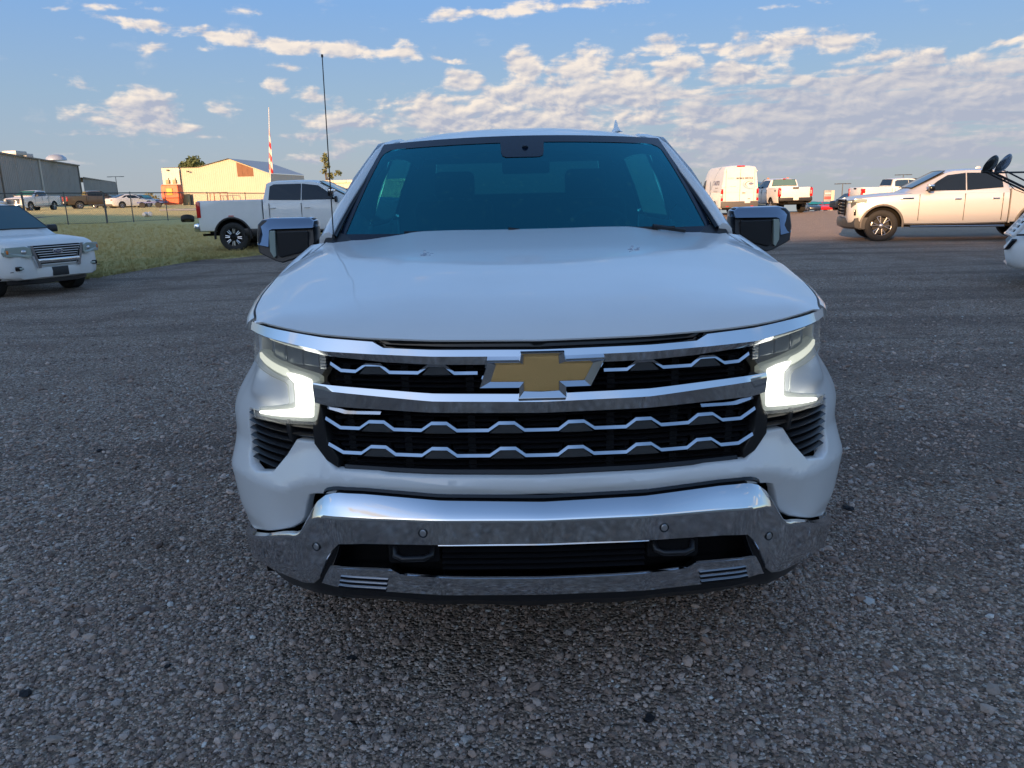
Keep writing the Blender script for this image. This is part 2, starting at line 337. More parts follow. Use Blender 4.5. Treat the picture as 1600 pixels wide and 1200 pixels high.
def grass_mat():
    m = bpy.data.materials.new('dry_grass_ground'); m.use_nodes = True; t = NT(m.node_tree); b = m.node_tree.nodes['Principled BSDF']
    geo = t.node('ShaderNodeNewGeometry').outputs['Position']
    sep = t.node('ShaderNodeSeparateXYZ', {0: geo})
    n1 = t.noise(geo, 0.35, 6, 0.65); n2 = t.noise(geo, 9.0, 6, 0.75)
    col = t.ramp(n2, [(0.25, (0.392, 0.230, 0.090)), (0.5, (0.800, 0.588, 0.223)), (0.75, (0.800, 0.800, 0.485))])
    green = t.ramp(n2, [(0.3, (0.212, 0.230, 0.083)), (0.7, (0.600, 0.546, 0.212))])
    edge = t.remap(sep.outputs[1], 27, 20, 0, 0.6)
    col = t.mix(t.math('MAXIMUM', t.math('MULTIPLY', edge, t.remap(n1, 0.35, 0.55)), t.remap(n1, 0.60, 0.75, 0, 0.3)), col, green)
    sunlit_straw = t.mix(n2, (0.800, 0.584, 0.229), (0.800, 0.800, 0.402))
    col = t.mix(t.remap(sep.outputs[1], 38, 56, 0, 0.8), col, sunlit_straw)  # dry straw; the low sun on the far field is put into its colour
    t.l.new(col, b.inputs['Base Color']); b.inputs['Roughness'].default_value = 0.95; b.inputs['Specular IOR Level'].default_value = 0.1
    t.l.new(t.node('ShaderNodeBump', {'Height': n2, 'Strength': 1.0, 'Distance': 0.14}).outputs[0], b.inputs['Normal'])
    return m
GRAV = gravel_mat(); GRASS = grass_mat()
def graded(a, b, s0, g):
    out = [0.0]; st = s0
    while out[-1] < max(abs(a), abs(b)): out.append(out[-1]+st); st *= g
    v = np.array(sorted(set([-x for x in out]+out))); return v[(v >= a) & (v <= b)]
gx = graded(-900, 900, 1.0, 1.06); gy = graded(-300, 2200, 1.0, 1.05)
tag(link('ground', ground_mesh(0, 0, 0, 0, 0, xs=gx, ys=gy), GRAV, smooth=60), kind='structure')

# edge of the grass: the yard's gravel ends along this line
EDGE = [(-60, 12.0), (-20, 14.5), (-12.5, 15.8), (-9.3, 17.6), (-8.5, 20.8), (-6.0, 23.6), (-2.5, 26.0), (2, 28.0), (6, 31), (9.5, 44), (10, 60)]
def edge_y(x): return float(np.interp(x, [e[0] for e in EDGE], [e[1] for e in EDGE]))
xs = np.concatenate([np.linspace(-300, -40, 30), np.linspace(-39.5, 10, 160)])
cols = []
for x in xs:
    e = edge_y(x)+0.35*math.sin(x*1.9)+0.2*math.sin(x*5.3+1); cols.append([e+d for d in (0, .25, .6, 1.2, 2.2, 4, 6.5, 10, 15, 22, 32, 46, 66, 95, 130, 175, 230)])
mb = MB(); mb.loft([[(x, y, terrain(x, y)+(0.012 if k else -0.02)+0.02*min(k, 2)) for k, y in enumerate(c)] for x, c in zip(xs, cols)])
tag(mb.make('grass_field', GRASS, smooth=60), kind='structure')

# loose stones lying on the yard near the truck
def gn_scatter(name, pts, scales, srcs, mat, rot_full=True):
    coll = bpy.data.collections.new(name+'_kinds')
    for s_ in srcs: coll.objects.link(s_)
    me = bpy.data.meshes.new(name); me.from_pydata([tuple(p) for p in pts], [], [])
    at = me.attributes.new('size', 'FLOAT', 'POINT'); at.data.foreach_set('value', np.asarray(scales, dtype=np.float32))
    o = bpy.data.objects.new(name, me); COL.objects.link(o)
    g = bpy.data.node_groups.new(name, 'GeometryNodeTree')
    g.interface.new_socket('Geometry', in_out='INPUT', socket_type='NodeSocketGeometry'); g.interface.new_socket('Geometry', in_out='OUTPUT', socket_type='NodeSocketGeometry')
    N = g.nodes; L = g.links; gi = N.new('NodeGroupInput'); go = N.new('NodeGroupOutput')
    ip = N.new('GeometryNodeInstanceOnPoints'); ci = N.new('GeometryNodeCollectionInfo'); ci.inputs[0].default_value = coll; ci.inputs[1].default_value = True; ci.inputs[2].default_value = True
    rv = N.new('FunctionNodeRandomValue'); rv.data_type = 'FLOAT_VECTOR'; rv.inputs[0].default_value = (0, 0, 0) if rot_full else (-0.25, -0.25, 0); rv.inputs[1].default_value = (6.28, 6.28, 6.28) if rot_full else (0.25, 0.25, 6.28)
    if rot_full: rv.inputs[0].default_value = (-0.5, -0.5, 0); rv.inputs[1].default_value = (0.5, 0.5, 6.28)
    na = N.new('GeometryNodeInputNamedAttribute'); na.data_type = 'FLOAT'; na.inputs[0].default_value = 'size'
    L.new(gi.outputs[0], ip.inputs['Points']); L.new(ci.outputs[0], ip.inputs['Instance']); ip.inputs['Pick Instance'].default_value = True
    L.new(rv.outputs[0], ip.inputs['Rotation']); L.new(na.outputs[0], ip.inputs['Scale']); L.new(ip.outputs[0], go.inputs[0])
    md = o.modifiers.new('scatter', 'NODES'); md.node_group = g
    return o
def stone_mat():
    m = bpy.data.materials.new('stone'); m.use_nodes = True; t = NT(m.node_tree); b = m.node_tree.nodes['Principled BSDF']
    r = t.node('ShaderNodeObjectInfo').outputs['Random']
    col = t.ramp(r, [(0.0, (0.146, 0.109, 0.093)), (0.35, (0.339, 0.246, 0.195)), (0.6, (0.500, 0.350, 0.271)), (0.74, (0.412, 0.361, 0.330)), (0.88, (0.706, 0.537, 0.437)), (0.97, (0.30, 0.25, 0.21)), (1.0, (0.800, 0.798, 0.755))])
    oc = t.node('ShaderNodeTexCoord').outputs['Object']
    n = t.noise(oc, 3.0, 4, 0.7)
    t.l.new(t.mix(t.remap(n, 0.3, 0.7, 0.0, 0.5), col, t.mix(0.5, col, (0.096, 0.078, 0.073))), b.inputs['Base Color'])
    b.inputs['Roughness'].default_value = 0.7; b.inputs['Specular IOR Level'].default_value = 0.35; return m
STONE = stone_mat()
def stone(k):
    bm = bmesh.new(); bmesh.ops.create_icosphere(bm, subdivisions=1, radius=1.0); rr = random.Random(k)
    fl = rr.uniform(0.45, 0.75); el = rr.uniform(0.75, 1.25)
    for v in bm.verts: v.co *= rr.uniform(0.72, 1.15); v.co.z *= fl; v.co.x *= el
    me = bpy.data.meshes.new('stone'); bm.to_mesh(me); bm.free(); me.materials.append(STONE); return bpy.data.objects.new('stone', me)
stones = [stone(k) for k in range(10)]
pts = []; sc = []
def scatter(n, r0, r1, power, smin, smax, sig):
    u = rng.random(n)
    r = np.sqrt(r0*r0+u*(r1*r1-r0*r0)) if power == 2 else r0*(r1/r0)**u
    a = np.radians(rng.uniform(-52, 52, n)); x = r*np.sin(a); y = r*np.cos(a)
    s_ = np.clip(np.exp(rng.normal(math.log(sig), 0.46, n)), smin, smax)
    for i in range(n):
        if smin < 0.01 and mnoise.noise(Vector((x[i]*.55+3.1, y[i]*.8, 0)))+.5*mnoise.noise(Vector((x[i]*1.7, y[i]*2.3, 5))) > .12 and random.random() < .62: continue
        pts.append((x[i], y[i], terrain(x[i], y[i])+s_[i]*0.22)); sc.append(s_[i])
scatter(88000, 1.4, 4.2, 2, 0.0024, 0.016, 0.0047)
scatter(105000, 4.2, 16.0, 1, 0.0036, 0.018, 0.0062)
scatter(1500, 1.4, 9.0, 2, 0.014, 0.026, 0.018)
tag(gn_scatter('loose_gravel', pts, sc, stones, STONE), kind='stuff')

def tuft(k):
    rr = random.Random(k); mb = MB()
    for i in range(9):
        a = rr.uniform(0, 6.28); l = rr.uniform(0.05, 0.13); w = 0.006; d = rr.uniform(0.0, 0.05)
        bx, by = math.cos(a)*d, math.sin(a)*d; lx, ly = math.cos(a)*l*0.6, math.sin(a)*l*0.6
        mb.add([(bx-w*math.sin(a), by+w*math.cos(a), 0), (bx+w*math.sin(a), by-w*math.cos(a), 0), (bx+lx, by+ly, l)], [(0, 1, 2)])
    me = mb.mesh(); me.materials.append(GRASS); return bpy.data.objects.new('tuft', me)
tp = []; ts = []
for i in range(26000):
    x = random.uniform(-26, 1); y = edge_y(x)+random.random()**1.6*32-0.2
    tp.append((x, y, terrain(x, y)+0.03)); ts.append(random.uniform(0.5, 1.25))
tag(gn_scatter('grass_tufts', tp, ts, [tuft(k) for k in range(6)], GRASS, False), kind='stuff')

#PART2
# ------------------------------------------------------------------ the white pickup in front of the camera
# truck frame: x to the right as seen from the camera, y from nose to tail, z up
hero = thing('pickup_truck', 'large white pickup seen head-on, lit running lights and gold cross on chrome grille', 'pickup truck', (0.080, 2.0, 0))
XL = [0,.3,.6,.75,.85,.932,.988,1.033,1.057,1.070,1.075,1.070,1.06,1.05]
YL = [.05,.065,.12,.18,.25,.34,.41,.48,.56,.72,.98,1.3,1.6,1.95]
XH = [0,.3,.6,.75,.82,.87,.895,.915,.93,.95,.985,1.0,.99,.98]
YH = [.05,.065,.12,.18,.24,.31,.37,.45,.55,.7,.98,1.3,1.6,1.95]
SL = [0.0]
for i in range(1, len(XL)): SL.append(SL[-1]+math.hypot(XL[i]-XL[i-1], YL[i]-YL[i-1]))
def smooth_tab(S_, V, n=400):
    # resample and soften a polyline so that the body has no kinks
    s = np.linspace(S_[0], S_[-1], n); v = np.interp(s, S_, V); k = 17; pad = np.concatenate([2*v[0]-v[k:0:-1] if V[0] else -v[k:0:-1], v, 2*v[-1]-v[-2:-k-2:-1]])
    w = np.hanning(2*k+1); w /= w.sum(); return s, np.convolve(pad, w, 'valid')
def sm_even(S_, V, n=400):
    s = np.linspace(S_[0], S_[-1], n); v = np.interp(s, S_, V); k = 17; pad = np.concatenate([v[k:0:-1], v, 2*v[-1]-v[-2:-k-2:-1]])
    w = np.hanning(2*k+1); w /= w.sum(); return s, np.convolve(pad, w, 'valid')
tXL = smooth_tab(SL, XL); tXH = smooth_tab(SL, XH); tYL = sm_even(SL, YL); tYH = sm_even(SL, YH)
def P(s, z):
    w = sm((z-0.85)/0.27)
    return (1-w)*np.interp(s, *tXL)+w*np.interp(s, *tXH), (1-w)*np.interp(s, *tYL)+w*np.interp(s, *tYH)
def s_of(x, z):
    lo, hi = 0.0, 1.25
    for _ in range(40):
        m = (lo+hi)/2
        if P(m, z)[0] < x: lo = m
        else: hi = m
    return lo
def fas(s, z, off=0.0):
    """point of the fascia surface; off > 0 stands proud of it"""
    sg = -1 if s < 0 else 1; a = abs(s); x, y = P(a, z); x2, y2 = P(a+0.004, z); x1, y1 = P(max(a-0.004, 0), z)
    dx, dy = x2-x1, y2-y1; L = math.hypot(dx, dy) or 1
    return (sg*(x+dy/L*off), y-dx/L*off, z)
def cv(p):
    if len(p) == 3: return (p[0], p[1])
    return (math.copysign(s_of(abs(p[0]), p[1]), p[0]), p[1])
def mirror(poly):
    """half outline from the centre line out and back to it -> whole outline"""
    return poly+[(-p[0],)+tuple(p[1:]) for p in reversed(poly) if abs(p[0]) > 1e-6]
def plate(name, poly, mat, parent, off=0.0, thick=0.03, bevel=0.003, ds=0.03, dz=0.05, surf=fas, smooth=40, conv=True):
    pts = [cv(p) for p in poly] if conv else [tuple(p[:2]) for p in poly]
    n_ = len(pts); cv_, _, cf_, *_r = delaunay_2d_cdt([Vector(p) for p in pts], [(i, (i+1) % n_) for i in range(n_)], [], 1, 1e-5)
    bm = bmesh.new(); vs = [bm.verts.new((p[0], p[1], 0)) for p in cv_]
    for f_ in cf_: bm.faces.new([vs[i] for i in f_])
    s0, s1 = min(p[0] for p in pts), max(p[0] for p in pts); z0, z1 = min(p[1] for p in pts), max(p[1] for p in pts)
    for k in range(math.ceil(s0/ds), math.floor(s1/ds)+1):
        bmesh.ops.bisect_plane(bm, geom=bm.verts[:]+bm.edges[:]+bm.faces[:], plane_co=(k*ds, 0, 0), plane_no=(1, 0, 0), dist=1e-5)
    for k in range(math.ceil(z0/dz), math.floor(z1/dz)+1):
        bmesh.ops.bisect_plane(bm, geom=bm.verts[:]+bm.edges[:]+bm.faces[:], plane_co=(0, k*dz, 0), plane_no=(0, 1, 0), dist=1e-5)
    bmesh.ops.remove_doubles(bm, verts=bm.verts[:], dist=1e-5)
    for f in bm.faces:
        if f.normal.z < 0: f.normal_flip()
    # boundary ring: outward direction in the plane
    bd = [e for e in bm.edges if e.is_boundary]
    outw = {}
    for e in bd:
        f = e.link_faces[0]; c = f.calc_center_median(); d = (e.verts[1].co-e.verts[0].co); nrm = Vector((d.y, -d.x, 0))
        if nrm.length < 1e-9: continue
        nrm.normalize()
        if nrm.dot((e.verts[0].co+e.verts[1].co)/2-c) < 0: nrm = -nrm
        for v in e.verts: outw.setdefault(v, []).append(nrm)
    depth = {v: 0.0 for v in bm.verts}; flat = {v: v.co.copy() for v in bm.verts}
    ow = {v: sum(l, Vector()).normalized() for v, l in outw.items()}
    ring = bd; mapping = {v: v for v in ow}
    for (o_, dpt) in ((bevel*0.35, bevel*0.1), (bevel, bevel), (bevel, thick)):
        r = bmesh.ops.extrude_edge_only(bm, edges=ring); newv = [g for g in r['geom'] if isinstance(g, bmesh.types.BMVert)]; ring = [g for g in r['geom'] if isinstance(g, bmesh.types.BMEdge) and g.is_boundary]
        old = {(round(k.co.x, 6), round(k.co.y, 6)): k for k in mapping}
        nm = {}
        for v in newv:
            k = old.get((round(v.co.x, 6), round(v.co.y, 6)))
            if k is None: continue
            base = mapping[k]; nm[v] = base
            depth[v] = dpt; flat[v] = flat[base]+ow[base]*o_
        for v, b_ in nm.items(): v.co = flat[v]
        # keep x,y unique per ring for the next lookup
        mapping = nm
    for v in bm.verts:
        p = flat.get(v, v.co); v.co = Vector(surf(p.x, p.y, off-depth.get(v, 0.0)))
    bmesh.ops.recalc_face_normals(bm, faces=bm.faces[:])
    if sum(f.normal.y*f.calc_area() for f in bm.faces if abs(f.normal.y) > 0.5) > 0:
        for f in bm.faces: f.normal_flip()
    me = bpy.data.meshes.new(name); bm.to_mesh(me); bm.free()
    return link(name, me, mat, parent, smooth)
def bar(name, path, mat, parent, off=0.0, n=None, surf=fas, smooth=30, conv=True, back=0.03):
    """path: (x, z_top, z_mid, z_bottom, protrusion) -> a faceted moulding along the fascia"""
    pts = []
    for i in range(len(path)-1):
        a, b = path[i], path[i+1]; k = max(1, int(abs(b[0]-a[0])/0.03))
        for j in range(k): pts.append([a[q]+(b[q]-a[q])*j/k for q in range(5)])
    pts.append(list(path[-1])); rows = []
    for (x, zt, zm, zb, pr) in pts:
        s = cv((x, zm))[0] if conv else x
        rows.append([surf(s, zt, off-back), surf(s, zt, off), surf(s, zm, off+pr), surf(s, zb, off), surf(s, zb, off-back)])
    mb = MB(); mb.loft(rows); mb.f.append((0, 1, 2, 3, 4)); n_ = len(mb.v); mb.f.append((n_-1, n_-2, n_-3, n_-4, n_-5))
    return mb.make(name, mat, parent, smooth)
def sym(path): return [(-p[0],)+tuple(p[1:]) for p in reversed(path) if p[0] > 1e-6]+list(path)

# white front and wings: one skin with the lamp, grille and vent openings left out
AY, AZ, AR = 1.05, 0.42, 0.51
def arch(s_front=True):
    out = []
    for k in range(0, 13):
        a = R(180-180*k/12); y = AY+AR*math.cos(a)*1.0; z = max(0.42, AZ+AR*math.sin(a))
        out.append((float(np.interp(y, tYL[1], tYL[0])), z, 's'))
    return out
ZTOP = [(0.45, 1.200), (0.55, 1.222), (0.7, 1.238), (0.98, 1.262), (1.3, 1.305), (1.6, 1.352), (1.95, 1.372)]
def sy(y, hi=True): t = tYH if hi else tYL; return float(np.interp(y, t[1], t[0]))
half = [(0, .780), (.443, .784), (.475, .789), (.603, .790), (.632, .813), (.669, .861), (.741, .860), (.824, .748), (.895, .728), (.928, .738), (.944, .77), (.942, .922),
        (.886, .926), (.882, .938), (.738, .977), (.731, .990), (.733, 1.035), (.742, 1.048), (.874, 1.086), (.853, 1.185), (.842, 1.214)]
half += [(sy(y), z, 's') for y, z in ZTOP]
half += [(sy(1.95, False), 0.46, 's')] + list(reversed(arch()[1:])) + [(sy(.556,False)-.003, .462, 's'), (sy(.51,False), .468, 's'), (.99,.479), (.80, .567), (.766, .590), (.748, .612), (.718, .676), (.700, .705), (.675, .713), (.5, .724), (0, .737)]
half[[i for i, p in enumerate(half) if p[0] == sy(1.95, False)][0]] = (sy(1.95, False), 0.46, 's')
full = half+[(-p[0],)+tuple(p[1:]) for p in reversed(half[1:-1])]
def sculpt(s, z, off=0.0):
    # pressed form of the white skin: a shoulder over the bumper, a swelling beside the lamp notch
    a = abs(s); zc = float(np.interp(a, [0, .66, .73, .80, 1.1, 1.3], [.760, .760, .742, .712, .700, .690])); k = sm((1.38-a)/.2)
    b = .012*k
    if z > zc: b -= min(z-zc, .10)*.36*k
    else: b -= (zc-z)*.40*k*(1-.70*sm((a-.72)/.25))
    b += .012*sm((z-.955)/.03)*sm((1.075-z)/.05)*sm((a-.84)/.10)*sm((1.12-a)/.12)
    b -= .012*sm((.56-z)/.08)*sm((a-.84)/.12)*k
    return fas(s, z, off+b)
plate('front_fascia', full, WHITE, hero, 0.0, 0.030, 0.005, ds=0.03, dz=0.015, surf=sculpt)
plate('grille_backing', mirror([(0, .76), (.60, .77), (.66, .82), (.70, .93), (.72, 1.0), (.70, 1.19), (.45, 1.185), (0, 1.17)]), MATTEBLK, hero, -0.075, 0.01, 0.001)

# bonnet
HX = [0, .25, .5, .7, .84, 1.0]
HT = [(0.0, [1.182,1.184,1.190,1.206,1.224,1.214]), (.02, [1.206,1.207,1.212,1.224,1.236,1.219]), (.06, [1.232,1.232,1.235,1.241,1.246,1.225]), (.15, [1.268,1.268,1.266,1.260,1.256,1.233]),
      (.35, [1.320,1.319,1.312,1.298,1.285,1.255]), (.6, [1.362,1.361,1.354,1.336,1.318,1.285]), (.85, [1.394,1.393,1.385,1.364,1.348,1.325]), (1.0, [1.412,1.411,1.407,1.380,1.370,1.368])]
HTv = [r[0] for r in HT]; HTz = np.array([r[1] for r in HT])
WY = [.20, .25, .35, .45, .6, .9, 1.2, 1.5, 1.7]; WX = [.835, .848, .885, .910, .938, .975, .978, .940, .93]
def hood_z(x, v, W):
    a = abs(x); col = [float(np.interp(v, HTv, HTz[:, k])) for k in range(6)]
    return float(np.interp(a, [0, .25, .5, .7, .84*min(1, W/.9), W], col))
_vv = np.linspace(0, 1, 60)
def smooth_cols():
    # soften the station table along the length
    out = []
    for k in range(6):
        c = np.interp(_vv, HTv, HTz[:, k]); p = np.concatenate([2*c[0]-c[2:0:-1], c, 2*c[-1]-c[-2:-4:-1]]); w = np.array([1, 3, 4, 3, 1])/12; out.append(np.convolve(p, w, 'valid'))
    return np.array(out).T
HTs = smooth_cols()
def hood_pt(x, v, dz=0.0):
    a = abs(x); y0 = float(np.interp(a, [0, .3, .6, .75, .84], [.045, .06, .115, .175, .245])); y1 = 1.50+0.09*sm((a-.55)/.2)
    y = y0+(y1-y0)*v; W = float(np.interp(y, WY, WX)); col = [float(np.interp(v, _vv, HTs[:, k])) for k in range(6)]
    xs_ = [0, .25, .5, .7, max(.78, W-.08), W]
    g = np.linspace(max(0, a-0.05), a+0.05, 7); z = float(np.mean([np.interp(q, xs_, col) for q in g])) if a > 0.05 and a < W-0.05 else float(np.interp(a, xs_, col))
    ac = 0.53-0.10*(1-v); z += 0.0035*sm(v*5)*(sm((ac+.02-a)/.05)-.5)*sm((a-.2)/.2)*sm((.95-a)/.3)
    return (x, y, z+dz)
rows = []
def hood_half(v):
    y = 0.245+(1.55-0.245)*v; return float(np.interp(y, WY, WX))-0.022
vs_ = [0, .006, .014, .025, .04, .06]+list(np.linspace(.09, 1, 34))
us_ = list(np.linspace(-1, 1, 61))
rows = [[hood_pt(u*min(hood_half(v), .842 if v < 0.02 else 9), v) for u in us_] for v in vs_]
lip = [(p[0], p[1]+0.003, p[2]-0.005) for p in rows[0]]; lip2 = [(p[0], p[1]+0.05, p[2]-0.006) for p in rows[0]]
mb = MB(); mb.loft([lip2, lip]+rows+[[(p[0], p[1]+0.012, p[2]-0.03) for p in rows[-1]]])
mb.make('hood', WHITE, hero, 50)
# wing tops: from the bonnet gap over the shoulder to the side skin
for sg in (-1, 1):
    rws = []
    for v in np.linspace(0.035, 1.0, 34):
        y = 0.245+(1.55-0.245)*v; W = float(np.interp(y, WY, WX)); a = hood_pt(W-0.016, v); zt = float(np.interp(y, [q[0] for q in ZTOP], [q[1] for q in ZTOP])) if y > .45 else 1.20
        s_ = sy(max(y, .275)); x2, y2 = P(s_, zt); b = hood_pt(W, v)
        x2 = max(x2, W+0.008)
        rws.append([(sg*(W-0.016), a[1], a[2]-0.03), (sg*(W-0.014), a[1], a[2]-0.002), (sg*(W-0.005), b[1], b[2]-0.004), (sg*(W*0.35+x2*0.65), b[1], min(b[2]-0.012, zt*0.4+b[2]*0.6)), (sg*(x2+0.001), max(y, b[1]*0.0+y), zt+0.001), (sg*(x2-0.004), y, zt-0.03)])
    mb = MB(); mb.loft(rws); mb.make('fender_top', WHITE, hero, 60)
for sg in (-1, 1):   # washer nozzles with the wet marks round them
    nz = MB()
    for k in range(18):
        rr = random.Random(k+sg*50); dx, dv = rr.gauss(0, .013), rr.gauss(0, .020); p = hood_pt(sg*.382+dx, .565+dv)
        nz.lathe([(0.0, .0001), (0.0035, .002), (0.002, .0045), (-0.001, .005)], 8, Matrix.Translation(p) @ Matrix.Rotation(R(90), 4, 'X') @ Matrix.Scale(rr.uniform(.5, 1.1), 4), False)
    nz.make('washer_nozzle', pbr('wet_mark', (.38, .44, .52), .15), hero, 40)['kind'] = 'stuff'
# black recess under the bonnet edge
plate('hood_gap_filler', mirror([(0, 1.150), (.45, 1.165), (.60, 1.180), (.835, 1.210), (.835, 1.225), (.6, 1.20), (.45, 1.183), (0, 1.172)]), GLOSSBLK, hero, -0.03, 0.02, 0.001)

# chrome bars of the grille
bar('upper_chrome_bar', sym([(0, 1.154, 1.137, 1.112, .008), (.30, 1.157, 1.140, 1.116, .008), (.432, 1.161, 1.144, 1.121, .008), (.462, 1.178, 1.146, 1.124, .014), (.599, 1.187, 1.152, 1.136, .014), (.72, 1.201, 1.172, 1.160, .012), (.848, 1.214, 1.190, 1.186, .006)]), CHROME, hero, 0.004)
bar('main_chrome_bar', sym([(0, 1.030, 1.010, .976, .009), (.30, 1.034, 1.014, .979, .009), (.606, 1.052, 1.036, .990, .007), (.645, 1.055, 1.040, .997, .004)]), CHROME, hero, 0.006)
def wave(z0, z1, xe, peaks, ends=(.625,), zend=None, x0=0.0):
    out = []
    for p in peaks:
        out += [(p-.052, z0), (p-.024, z1), (p+.020, z1), (p+.050, z0)]
    return [(x0, z0)]+[q for q in out if q[0] > x0]+[(xe-.045, z0), (xe, zend)]
def slat(name, line, half=True, t=.0042):
    path = [(x, z+t, z-t*.9, z-t*1.3, .006) for x, z in line]
    return bar(name, sym(path) if half else path, CHROME, hero, -0.012, back=0.045)
slat('grille_slat', wave(.922, .943, .625, [.100, .291, .473], zend=.948))
slat('grille_slat', wave(.847, .868, .622, [.098, .293, .472], zend=.870))
for sg in (-1, 1):
    for nm, ln in (('upper_grille_slat', [(.175, 1.088), (.240, 1.088), (.267, 1.110), (.312, 1.110), (.342, 1.089), (.424, 1.089), (.450, 1.110), (.492, 1.110), (.522, 1.090), (.565, 1.092), (.596, 1.112)]), ('short_grille_slat', [(.455, .972), (.560, .971), (.612, .984)])):
        path = [(x, z+.004, z-.004, z-.006, .005) for x, z in ln]
        if nm[0] == 's': path = [(x, a_, b_, c_, .012) for x, a_, b_, c_, d_ in path]
        if sg < 0: path = [(-p[0],)+p[1:] for p in reversed(path)]
        bar(nm, path, CHROME, hero, -0.012, back=0.045)
DARKCH = pbr('dark_trim', (0.10, 0.105, 0.11), 0.25, metal=0.5)
for z0, z1, pk in ((.922, .943, [.100, .291, .473]), (.847, .868, [.098, .293, .472])):
    for p in pk:
        for sg in (-1, 1): plate('slat_block', [(sg*(p-.048), z0-.010), (sg*(p-.022), z1-.005), (sg*(p+.018), z1-.005), (sg*(p+.046), z0-.010)], DARKCH, hero, -0.014, .03, .001)
for sg in (-1, 1):
    for p in (.289, .471): plate('slat_block', [(sg*(p-.040), 1.082), (sg*(p-.018), 1.106), (sg*(p+.018), 1.106), (sg*(p+.042), 1.082)], DARKCH, hero, -0.014, .03, .001)
for z in np.arange(.792, 1.115, .0165):   # fine black louvres behind
    if .975 < z < 1.035: continue
    w = .60 if z < .82 else .645
    if z > 1.03: w = .60
    bar('louvre', sym([(0, z+.006, z+.002, z-.004, .010), (w, z+.006, z+.002, z-.004, .010)]), BLACKPL, hero, -0.045, back=.02)
for x in (.20, .39, .56):
    for sg in (-1, 1): bar('grille_strut', sorted([(sg*x-.011, 1.11, .95, .80, .0), (sg*x+.011, 1.11, .95, .80, .0)]), MATTEBLK, hero, -0.040, back=.02)
for sg in (-1, 1):   # black surround between grille and lamp
    plate('grille_surround', [(sg*.600, .800), (sg*.632, .818), (sg*.668, .866), (sg*.668, .925), (sg*.652, .940), (sg*.640, .985), (sg*.636, .97), (sg*.630, .88), (sg*.598, .825)], BLACKPL, hero, -0.010, .05, .003)
bar('lower_grille_sill', sym([(0, .800, .790, .782, .006), (.44, .803, .794, .786, .006), (.58, .806, .797, .790, .006)]), BLACKPL, hero, -0.02, back=.05)

# emblem: bevelled chrome cross with a gold inlay
def emb(s, z, off=0.0): x = s; y = float(np.interp(abs(s), [0, .3], [.045, .060])); return (x, y-off, z)
EO = [(-.155,1.127),(-.068,1.127),(-.063,1.151),(.055,1.151),(.060,1.127),(.166,1.128),(.128,1.054),(.061,1.054),(.061,1.024),(-.072,1.024),(-.070,1.054),(-.180,1.054)]
EG = [(-.122,1.113),(-.051,1.113),(-.051,1.134),(.030,1.134),(.030,1.113),(.117,1.112),(.099,1.077),(.029,1.077),(.029,1.051),(-.050,1.051),(-.051,1.077),(-.134,1.078)]
EO = [(x+0.008, z) for x, z in EO]; EG = [((x+.010)*.74+e[0]*.26, z*.74+e[1]*.26) for (x, z), e in zip(EG, EO)]
em = MB(); n = 12
em.loft([[emb(x, z, -.03) for x, z in EO], [emb(x, z, .024) for x, z in EO], [emb(x+(gx_-x)*.12, z+(gz-z)*.12, .030) for (x, z), (gx_, gz) in zip(EO, EG)], [emb(x, z, .018) for x, z in EG]], closed=True)
emo = em.make('emblem_bezel', CHROME, hero, 15)
plate('emblem_inlay', EG, GOLD, emo, .020, .01, .0008, surf=emb, conv=False, ds=.02, dz=.02)

